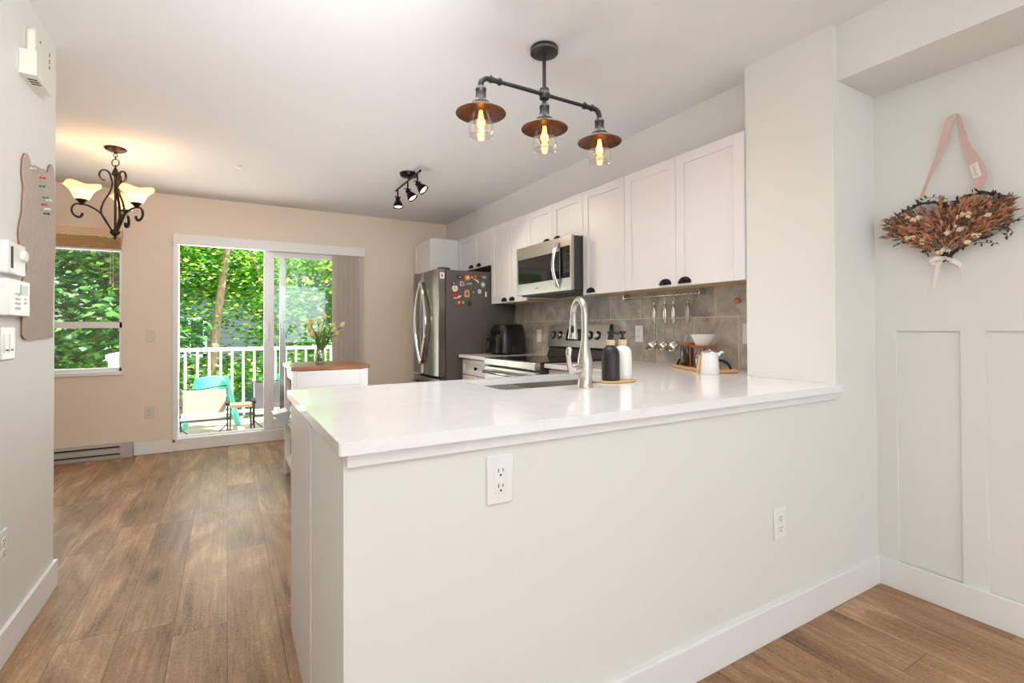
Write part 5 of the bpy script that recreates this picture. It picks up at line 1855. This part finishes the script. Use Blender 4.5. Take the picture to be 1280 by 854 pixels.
# trailing dark sprigs at both sides
for path in (((0.10, 1.50), (0.15, 1.53), (0.19, 1.545), (0.22, 1.56)), ((0.09, 1.49), (0.13, 1.50), (0.17, 1.525), (0.19, 1.50)), ((0.08, 1.48), (0.12, 1.475), (0.15, 1.465)),
             ((0.17, 1.53), (0.172, 1.50), (0.165, 1.485)), ((-0.13, 1.58), (-0.17, 1.60), (-0.195, 1.602)), ((-0.12, 1.60), (-0.155, 1.63), (-0.17, 1.635)), ((-0.13, 1.55), (-0.16, 1.52), (-0.185, 1.51)),
             ((-0.14, 1.57), (-0.17, 1.575), (-0.195, 1.58)), ((-0.05, 1.48), (-0.075, 1.465), (-0.07, 1.455)), ((-0.14, 1.64), (-0.10, 1.675), (-0.06, 1.69), (0.0, 1.672)), ((0.06, 1.66), (0.11, 1.672), (0.15, 1.65), (0.165, 1.61)),
             ((0.02, 1.60), (0.0, 1.64), (-0.03, 1.66)), ((0.12, 1.60), (0.13, 1.64), (0.10, 1.655))):
    tw = MB()
    P = bez([WP(s, z, 0.012) for s, z in path], 6)
    tw.tube(P, 0.0011, 5)
    for i, p in enumerate(P):
        if i % 2:
            leaf_quad(tw, p, Vector((-0.3, rnd.uniform(-1, 1), rnd.uniform(-1, 1))), Vector((-1, 0.2, 0.2)), rnd.uniform(0.013, 0.020), 0.0042)
    tw.build('trailing_sprig', M['drygreen'], wr_, fixn=False)
for (s, z, n, sp) in ((0.058, 1.588, 16, 0.022), (-0.115, 1.527, 12, 0.015), (0.07, 1.483, 7, 0.012), (0.095, 1.505, 8, 0.014), (-0.02, 1.455, 9, 0.013), (-0.07, 1.512, 6, 0.010), (-0.09, 1.605, 12, 0.022), (0.01, 1.53, 5, 0.010), (-0.125, 1.618, 3, 0.006)):
    by = MB()
    for _ in range(n + 2):
        by.ball(WP(s + rnd.uniform(-sp, sp), z + rnd.uniform(-sp * 0.45, sp * 0.45), 0.045 + rnd.uniform(-0.006, 0.006)), rnd.uniform(0.0044, 0.0064), seg=8, rings=5)
    by.build('berry_cluster', M['berry'], wr_)
fw = MB()
for (s, z, r) in ((0.008, 1.528, 0.016), (-0.06, 1.520, 0.013), (0.052, 1.538, 0.010), (-0.005, 1.462, 0.012), (0.010, 1.458, 0.010), (0.13, 1.575, 0.013), (-0.085, 1.608, 0.013), (0.045, 1.535, 0.012), (-0.075, 1.50, 0.010), (0.035, 1.55, 0.008)):
    for k in range(14):
        a = rnd.uniform(0, 6.28)
        leaf_quad(fw, WP(s, z, 0.045), Vector((-rnd.uniform(0.2, 1.4), math.cos(a), math.sin(a))), Vector((-1, 0.1, 0.1)), r, r * 0.32, 0.3)
fw.build('cream_flowers', M['petal'], wr_, fixn=False)
# hanging ribbon
def rib_strip(rows, thick, mat_, name, nx=0.0):
    A = [WP(0.826 - a[0], a[1], a[2]) for a in rows]
    B = [WP(0.826 - a[3], a[4], a[5]) for a in rows]
    A, B = bez(A, 5), bez(B, 5)
    return MB().strip(A, B, thick, (-1, 0, 0)).build(name, mat_, wr_)


rb = rib_strip([(0.810, 2.013, 0.0, 0.800, 1.990, 0.0), (0.832, 1.995, 0.004, 0.812, 1.975, 0.004), (0.850, 1.93, 0.006, 0.829, 1.91, 0.006), (0.868, 1.86, 0.005, 0.851, 1.845, 0.008), (0.892, 1.79, 0.006, 0.878, 1.78, 0.010),
                (0.908, 1.74, 0.006, 0.897, 1.735, 0.010), (0.921, 1.70, 0.006, 0.910, 1.695, 0.008)], 0.0012, M['pink_ribbon'], 'hanging_ribbon')
rb2 = rib_strip([(0.810, 2.013, 0.0, 0.800, 1.990, 0.0), (0.788, 2.000, 0.006, 0.798, 1.975, 0.004), (0.770, 1.93, 0.010, 0.790, 1.91, 0.006), (0.755, 1.87, 0.012, 0.778, 1.85, 0.006), (0.732, 1.825, 0.010, 0.766, 1.80, 0.006),
                 (0.712, 1.77, 0.012, 0.754, 1.755, 0.006), (0.708, 1.73, 0.012, 0.743, 1.71, 0.008), (0.722, 1.69, 0.010, 0.730, 1.68, 0.010)], 0.0012, M['pink_ribbon'], 'hanging_ribbon')
# sewn tag with its small dark lettering
q = [(0.7585, 1.785), (0.7335, 1.795), (0.7215, 1.738), (0.7465, 1.730)]
tg = MB()
tg.add([WP(0.826 - y, z, o_) for o_ in (0.0135, 0.0150) for y, z in q], [(0, 1, 2, 3), (4, 7, 6, 5), (0, 4, 5, 1), (1, 5, 6, 2), (2, 6, 7, 3), (3, 7, 4, 0)])
tgo = tg.build('sewn_tag', M['white_ribbon'], wr_)
ink = MB()
for k in range(8):
    c = Vector((0.7460 - 0.0012 * k - 0.0003, 1.7810 - 0.0056 * k, 0))
    w_ = 0.0042
    for (a0, b0, a1, b1) in ((-w_, 0.0014, w_, 0.0019), (-w_, -0.0014, w_ if k % 2 else 0, -0.0009), (-w_, -0.0014, -w_ + 0.0012, 0.0019) if k % 3 else (w_ - 0.0012, -0.0014, w_, 0.0019)):
        ink.add([WP(0.826 - (c.x - aa), c.y + bb_, o_) for o_ in (0.0150, 0.0154) for aa, bb_ in ((a0, b0), (a1, b0), (a1, b1), (a0, b1))],
                [(0, 1, 2, 3), (4, 7, 6, 5), (0, 4, 5, 1), (1, 5, 6, 2), (2, 6, 7, 3), (3, 7, 4, 0)])
ink.build('tag_lettering', M['ink'], tgo)
# bow
bw = MB()
for rows in ([(0.835, 1.437, 0.02, 0.835, 1.425, 0.02), (0.865, 1.440, 0.03, 0.860, 1.425, 0.03), (0.884, 1.425, 0.03, 0.880, 1.412, 0.03), (0.86, 1.418, 0.018, 0.86, 1.405, 0.018), (0.835, 1.430, 0.02, 0.835, 1.42, 0.02)],
             [(0.835, 1.437, 0.02, 0.835, 1.425, 0.02), (0.81, 1.428, 0.035, 0.812, 1.412, 0.035), (0.785, 1.410, 0.03, 0.792, 1.395, 0.03), (0.782, 1.393, 0.02, 0.79, 1.383, 0.02), (0.80, 1.40, 0.015, 0.80, 1.39, 0.015)],
             [(0.838, 1.432, 0.02, 0.832, 1.428, 0.02), (0.862, 1.41, 0.022, 0.850, 1.402, 0.022), (0.872, 1.37, 0.015, 0.858, 1.365, 0.015), (0.878, 1.335, 0.012, 0.866, 1.338, 0.012), (0.882, 1.308, 0.008, 0.872, 1.318, 0.008)],
             [(0.835, 1.430, 0.02, 0.832, 1.428, 0.02), (0.800, 1.40, 0.012, 0.796, 1.39, 0.012), (0.789, 1.35, 0.005, 0.786, 1.348, 0.005), (0.786, 1.32, 0.003, 0.783, 1.32, 0.003), (0.790, 1.302, 0.002, 0.779, 1.302, 0.002)]):
    A = bez([WP(0.826 - a[0], a[1], a[2]) for a in rows], 5)
    B = bez([WP(0.826 - a[3], a[4], a[5]) for a in rows], 5)
    bw.strip(A, B, 0.0012, (-1, 0, 0))
bw.ball(WP(-0.008, 1.431, 0.026), 0.008, 0.009, 0.008, 10, 6)
part_label(bw.build('bow', M['white_ribbon'], wr_), 'ivory ribbon bow')
# the small hook it hangs from
MB().tube([(wx + 0.022 - WO.x - 0.0005, 0.805 - WO.y, 2.000 - WO.z), (wx - 0.004 - WO.x, 0.805 - WO.y, 2.000 - WO.z), (wx - 0.006 - WO.x, 0.805 - WO.y, 2.006 - WO.z)], 0.003, 8).build('nail', M['white_plastic'], wr_)

# ------------------------------------------------------------------ balcony
struct('floor_balcony', MB().box(-0.98, 3.2, YB + 0.15, 7.30, -0.10, 0.0), M['deck'])
rg = thing('balcony_railing', 'white balcony railing with slim upright balusters', 'railing', (0, 7.22, 0))
MB(rg.location).box(-0.98, 3.2, 7.19, 7.25, 0.88, 0.925).box(-0.98, -0.92, 5.81, 7.19, 0.88, 0.925).build('top_rail', M['rail'], rg, 0.003)
MB(rg.location).box(-0.98, 3.2, 7.20, 7.24, 0.085, 0.12).box(-0.97, -0.93, 5.81, 7.2, 0.085, 0.12).build('bottom_rail', M['rail'], rg, 0.003)
bme = None
for i in range(44):
    x, yb_ = (-0.825 + i * 0.125, 0) if i < 33 else (-0.95, -0.12 - (i - 33) * 0.125)
    if bme is None:
        bme = MB().box(-0.014, 0.014, -0.014, 0.014, 0.12, 0.88).build('baluster', M['rail'], rg)
        bme.location = (x, yb_, 0)
    else:
        c = bme.copy()
        COL.objects.link(c)
        c.parent = rg
        c.location = (x, yb_, 0)
for x in (-0.95, 1.27, 3.17):
    MB(rg.location).box(x - 0.035, x + 0.035, 7.185, 7.255, 0.0, 0.88).build('post', M['rail'], rg, 0.002)


def camp_chair(label, x0, x1, yf, sling, seatm, top):
    t = thing('camping_chair', label, 'chair', ((x0 + x1) / 2, yf, 0), group='low folding chairs on the balcony')
    w = (x1 - x0) / 2
    b = MB()
    b.add([(-w + 0.02, 0.20, 0.20), (w - 0.02, 0.20, 0.20), (w - 0.015, 0.33, top), (-w + 0.015, 0.33, top), (-w + 0.02, 0.212, 0.20), (w - 0.02, 0.212, 0.20), (w - 0.015, 0.342, top), (-w + 0.015, 0.342, top)],
          [(0, 1, 2, 3), (4, 7, 6, 5), (0, 4, 5, 1), (1, 5, 6, 2), (2, 6, 7, 3), (3, 7, 4, 0)])
    b.build('backrest', sling, t)
    s = MB()
    s.add([(-w + 0.01, -0.02, 0.185), (w - 0.01, -0.02, 0.185), (w - 0.02, 0.20, 0.20), (-w + 0.02, 0.20, 0.20), (-w + 0.01, -0.02, 0.150), (w - 0.01, -0.02, 0.150), (w - 0.02, 0.20, 0.175), (-w + 0.02, 0.20, 0.175)],
          [(0, 1, 2, 3), (4, 7, 6, 5), (0, 4, 5, 1), (1, 5, 6, 2), (2, 6, 7, 3), (3, 7, 4, 0)])
    s.build('seat', seatm, t, 0.006)
    fr2 = MB()
    fr2.tube(bez([(-w, 0.345, top + 0.012), (-w * 0.3, 0.345, top + 0.004), (w * 0.2, 0.345, top + 0.018), (w * 0.6, 0.345, top + 0.032), (w, 0.345, top + 0.035)], 5), 0.006, 8)
    fr2.build('top_piping', M['tube_black'], t)
    MB().tube([(-w, -0.03, 0.160), (w, -0.03, 0.160)], 0.008, 8).build('front_bar', M['tube_black'], t)
    for s_ in (-1, 1):
        l = MB()
        l.tube([(s_ * w, -0.03, 0.0), (s_ * w, -0.03, 0.30), (s_ * w, 0.02, 0.315)], 0.0085, 8)
        l.tube([(s_ * w, -0.03, 0.10), (s_ * (w - 0.10), -0.04, 0.004)], 0.006, 8)
        l.build('leg', M['tube_black'], t)
        l = MB()
        l.tube([(s_ * w, 0.27, 0.0), (s_ * w, 0.18, 0.19), (s_ * w, 0.345, top + 0.01)], 0.0085, 8)
        l.build('leg', M['tube_black'], t)
        a = MB()
        a.tube([(s_ * w, -0.03, 0.315), (s_ * w, 0.12, 0.325), (s_ * w, 0.28, 0.32)], 0.016, 10, flat=1.4)
        a.build('armrest', M['tube_black'], t)
    return t


camp_chair('low beige folding chair at the left of the balcony doorway', -0.455, 0.0, 6.38, M['sling'], M['seatpale'], 0.455)
camp_chair('low charcoal folding chair behind the door glass on the balcony', 0.265, 0.735, 6.42, M['sling_dark'], M['seatpale'], 0.50)


def mint_chair(label, x, y):
    t = thing('plastic_deck_chair', label, 'chair', (x, y, 0), group='mint plastic chairs at the railing')
    n = 12
    A, B = [], []
    for i in range(n + 1):
        u = -1 + 2 * i / n
        xx = 0.155 * u
        A.append((xx, 0.04 + 0.05 * u * u, 0.575 + 0.018 * math.cos(u * 2)))
        B.append((xx * 1.12, -0.03 + 0.05 * u * u, 0.34))
    MB().strip(A, B, 0.015, (0, 1, 0.1)).build('backrest', M['mint'], t, 0.003)
    s = MB()
    s.prism([(-0.17, -0.13), (0.17, -0.13), (0.18, 0.0), (-0.18, 0.0)], 'z', 0.20, 0.225)
    s.build('seat', M['mint'], t, 0.004)
    for s_ in (-1, 1):
        for yy, yo in ((0.02, 0.09), (-0.08, -0.10)):
            l = MB()
            top = 0.58 if yy > 0 else 0.225
            x0 = 0.15 if yy > 0 else 0.20
            vs_ = []
            for (px_, pz, py_) in ((x0, top, yy), (0.275, 0.0, yo)):
                hw = 0.02 if pz > 0.1 else 0.03
                vs_ += [(s_ * (px_ - hw), py_ - 0.03, pz), (s_ * (px_ + hw), py_ - 0.03, pz), (s_ * (px_ + hw), py_ + 0.03, pz), (s_ * (px_ - hw), py_ + 0.03, pz)]
            l.add(vs_, [(0, 1, 2, 3), (4, 7, 6, 5), (0, 4, 5, 1), (1, 5, 6, 2), (2, 6, 7, 3), (3, 7, 4, 0)])
            l.build('leg', M['mint'], t, 0.004)
    return t


mint_chair('mint green plastic chair behind the low beige chair on the balcony', -0.165, 6.90)
mint_chair('mint green plastic chair behind the charcoal chair on the balcony', 0.72, 6.90)

bt_ = thing('bamboo_side_table', 'small slatted bamboo table with black legs between the balcony chairs', 'side table', (0.13, 6.44, 0))
tp = MB()
for i in range(9):
    tp.box(-0.105 + i * 0.0235, -0.105 + i * 0.0235 + 0.019, -0.10, 0.10, 0.292, 0.306)
tp.build('slatted_top', M['bamboo'], bt_, 0.002)
for y in (-0.089, 0.089):
    MB().box(-0.11, 0.11, y - 0.006, y + 0.006, 0.272, 0.291).build('apron', M['bamboo'], bt_)
for x in (-0.10, 0.10):
    for y in (-0.085, 0.085):
        MB().tube([(x, y, 0.272), (x * 1.05, y * 1.05, 0.0)], 0.007, 8).build('leg', M['tube_black'], bt_)

# ------------------------------------------------------------------ beyond the balcony
tag(MB().box(-40, 40, 7.6, 70, -3.3, -3.0).build('lawn', M['grass']), 'green lawn below the balcony', 'lawn', None, 'stuff')


def leaf_cloud(mb, rr, blobs, n, size):
    """blobs: (centre, radii, weight)"""
    tot = sum(b[2] for b in blobs)
    for (c, rad, wgt) in blobs:
        k = int(n * wgt / tot)
        ncl = max(1, k // 28)
        for _ in range(ncl):
            while True:
                u = Vector((rr.uniform(-1, 1), rr.uniform(-1, 1), rr.uniform(-1, 1)))
                if u.length < 1:
                    break
            u = u.normalized() * (u.length ** 0.6)
            cc = Vector((c[0] + u.x * rad[0], c[1] + u.y * rad[1], c[2] + u.z * rad[2]))
            tilt = Vector((rr.uniform(-0.5, 0.5), rr.uniform(-0.5, 0.5), 1)).normalized()
            for _ in range(28):
                p = cc + Vector((rr.gauss(0, 0.22), rr.gauss(0, 0.22), rr.gauss(0, 0.11)))
                a = rr.uniform(0, 2 * PI)
                d = Vector((math.cos(a), math.sin(a), rr.uniform(-0.7, 0.1)))
                s = size * rr.uniform(0.6, 1.3)
                nv = (tilt + Vector((rr.uniform(-0.5, 0.5), rr.uniform(-0.5, 0.5), rr.uniform(-0.2, 0.3)))).normalized()
                d = (d - nv * d.dot(nv)).normalized()
                sd_ = d.cross(nv)
                q0 = p
                mb.v += [q0, q0 + d * s * 0.35 + sd_ * s * 0.42, q0 + d * s - nv * s * 0.15, q0 + d * s * 0.35 - sd_ * s * 0.42]
                b = len(mb.v) - 4
                mb.f += [(b, b + 1, b + 2), (b, b + 2, b + 3)]


def tree(label, base, trunk_pts, r0, blobs, n, size, lm, seed, branches=6):
    rr = random.Random(seed)
    t = thing('leafy_tree', label, 'tree', base, group='trees beyond the balcony')
    B0 = Vector(base)
    tb = MB(base)
    P = bez([Vector(p) for p in trunk_pts], 6)
    tb.tube(P, [r0 * (1 - 0.6 * i / (len(P) - 1)) for i in range(len(P))], 12)
    for i in range(branches):
        k = rr.randint(len(P) // 3, len(P) - 2)
        bl_ = rr.choice(blobs)
        c = Vector(bl_[0])
        tip_ = c + Vector((rr.uniform(-0.7, 0.7) * bl_[1][0], rr.uniform(-0.7, 0.7) * bl_[1][1], rr.uniform(-0.5, 0.6) * bl_[1][2]))
        q = bez([P[k], P[k].lerp(tip_, 0.5) + Vector((0, 0, 0.2)), tip_], 5)
        tb.tube(q, [r0 * 0.26 * (1 - 0.8 * j / (len(q) - 1)) for j in range(len(q))], 8)
    tb.build('trunk', M['bark'], t)
    lb = MB((0, 0, 0))
    leaf_cloud(lb, rr, blobs, n, size)
    lb.v = [p - B0 for p in lb.v]
    lb.build('foliage', lm, t, smooth=False, fixn=False)
    return t


tree('leaning maple with forked grey trunk in the middle of the balcony view', (-0.6, 9.55, -3.0), [(-0.6, 9.55, -3.0), (-0.3, 9.5, -0.5), (-0.17, 9.45, 1.1), (-0.02, 9.45, 2.4), (0.15, 9.5, 3.4), (0.35, 9.6, 5.0)], 0.085,
     [((-0.6, 10.2, 2.6), (1.5, 1.0, 0.9), 3), ((0.9, 10.4, 2.4), (1.5, 1.0, 1.1), 3), ((-1.4, 10.0, 1.0), (0.9, 0.7, 0.6), 1.6), ((1.3, 10.2, 0.6), (0.9, 0.8, 0.8), 2), ((-0.2, 9.9, 0.3), (0.8, 0.6, 0.35), 1.2), ((0.3, 9.8, 1.6), (1.1, 0.5, 0.6), 0.9), ((-1.0, 9.6, 2.4), (0.9, 0.5, 0.6), 1.2), ((-1.5, 10.3, -0.6), (1.0, 0.8, 0.8), 1.6), ((1.2, 10.3, -1.0), (1.4, 0.9, 0.9), 1.6)],
     36000, 0.088, M['leaf_a'], 1, 4)
tree('bushy dark green tree outside the small dining window', (-3.6, 10.6, -3.0), [(-3.6, 10.6, -3.0), (-3.5, 10.6, 0.0), (-3.3, 10.5, 2.5), (-3.1, 10.5, 4.0)], 0.14,
     [((-3.0, 10.0, 1.8), (1.7, 1.1, 1.6), 5), ((-3.4, 10.2, 0.2), (1.6, 1.0, 1.0), 3), ((-2.0, 10.6, 3.0), (1.2, 0.8, 0.9), 2)],
     18000, 0.12, M['leaf_b'], 2, 8)
tree('pale green bushy tree behind the fixed door pane', (3.1, 11.4, -3.0), [(3.1, 11.4, -3.0), (3.0, 11.4, 0.0), (2.9, 11.3, 2.5), (3.0, 11.3, 4.0)], 0.15,
     [((2.7, 10.8, 2.2), (1.5, 1.0, 1.5), 4), ((2.4, 10.6, 0.2), (1.3, 0.9, 1.1), 3), ((2.0, 11.0, 1.3), (1.0, 0.8, 0.8), 2)],
     18000, 0.11, M['leaf_a'], 3, 8)
tree('brown-trunked tree at the left edge of the balcony view', (-1.55, 9.8, -3.0), [(-1.55, 9.8, -3.0), (-1.50, 9.8, 0.0), (-1.47, 9.8, 2.0), (-1.5, 9.8, 4.5)], 0.13,
     [((-1.5, 9.6, 3.6), (1.4, 1.0, 0.7), 2), ((-1.3, 9.3, 1.2), (0.7, 0.6, 0.5), 0.8)],
     4000, 0.12, M['leaf_b'], 4, 5)
tree('tall leafy tree far behind the neighbouring houses', (-1.0, 24.0, -3.0), [(-1.0, 24.0, -3.0), (-1.0, 24.0, 2.0), (-0.8, 24.0, 6.0)], 0.3,
     [((-6.0, 24.0, 3.5), (5.0, 2.0, 3.5), 4), ((1.5, 24.5, 3.2), (5.5, 2.0, 2.6), 4), ((8.0, 24.0, 3.8), (4.5, 2.0, 3.5), 3)],
     12000, 0.32, M['leaf_b'], 5, 6)
hedge = thing('garden_hedge', 'pale sunlit hedge below the balcony railing', 'hedge', (0, 9.2, -3.0))
rr = random.Random(9)
hb_ = MB()
leaf_cloud(hb_, rr, [((-2.2, 9.2, -1.3), (1.6, 0.6, 0.8), 2), ((0.4, 9.3, -1.1), (1.6, 0.6, 0.8), 2), ((2.6, 9.3, -1.2), (1.6, 0.6, 0.9), 2)], 7500, 0.10)
hb_.v = [p - Vector((0, 9.2, -3.0)) for p in hb_.v]
hb_.build('foliage', M['leaf_c'], hedge, smooth=False, fixn=False)
st_ = MB()
for i in range(7):
    x = -3 + i
    st_.cyl((x, 0, 0), (x + 0.1, 0.05, 1.6), 0.03, 0.015, 8)
st_.build('stems', M['bark'], hedge)


def house(label, x0, x1, y0, y1, ztop, wins, ridge):
    t = thing('neighbour_house', label, 'house', ((x0 + x1) / 2, (y0 + y1) / 2, -3.0), group='houses behind the trees')
    L_ = t.location
    MB(L_).box(x0, x1, y0, y1, -3.0, ztop).build('siding_wall', M['siding'], t)
    rf = MB(L_)
    ov = 0.45
    rf.prism([(y0 - ov, ztop - 0.05), (y1 + ov, ztop - 0.05), (y1 + ov, ztop + 0.12), ((y0 + y1) / 2, ridge), (y0 - ov, ztop + 0.12)], 'x', x0 - ov, x1 + ov)
    rf.build('roof', M['roof'], t)
    MB(L_).box(x0 - ov, x1 + ov, y0 - ov - 0.03, y0 - ov, ztop - 0.08, ztop + 0.13).build('fascia', M['house_trim'], t)
    for (a, b, c, d) in wins:
        f_ = MB(L_)
        f_.box(a, b, y0 - 0.05, y0, c, c + 0.09).box(a, b, y0 - 0.05, y0, d - 0.09, d).box(a, a + 0.09, y0 - 0.05, y0, c, d).box(b - 0.09, b, y0 - 0.05, y0, c, d).box((a + b) / 2 - 0.03, (a + b) / 2 + 0.03, y0 - 0.045, y0, c, d)
        fo = f_.build('window', M['house_trim'], t)
        MB(L_).box(a + 0.05, b - 0.05, y0 - 0.02, y0 - 0.001, c + 0.05, d - 0.05).build('pane', M['house_glass'], fo)
    return t


house('grey sided house seen between the trees beyond the railing', -1.6, 3.2, 16.0, 22.0, 2.45, [(0.9, 1.9, 0.7, 1.9), (-1.3, -0.5, 0.4, 1.5), (2.1, 2.9, 0.4, 1.4), (0.0, 0.8, -1.4, -0.4)], 4.1)
house('grey sided house seen low through the small dining window', -6.6, -3.6, 16.5, 21.0, 0.95, [(-5.0, -4.2, -1.0, 0.1)], 2.2)
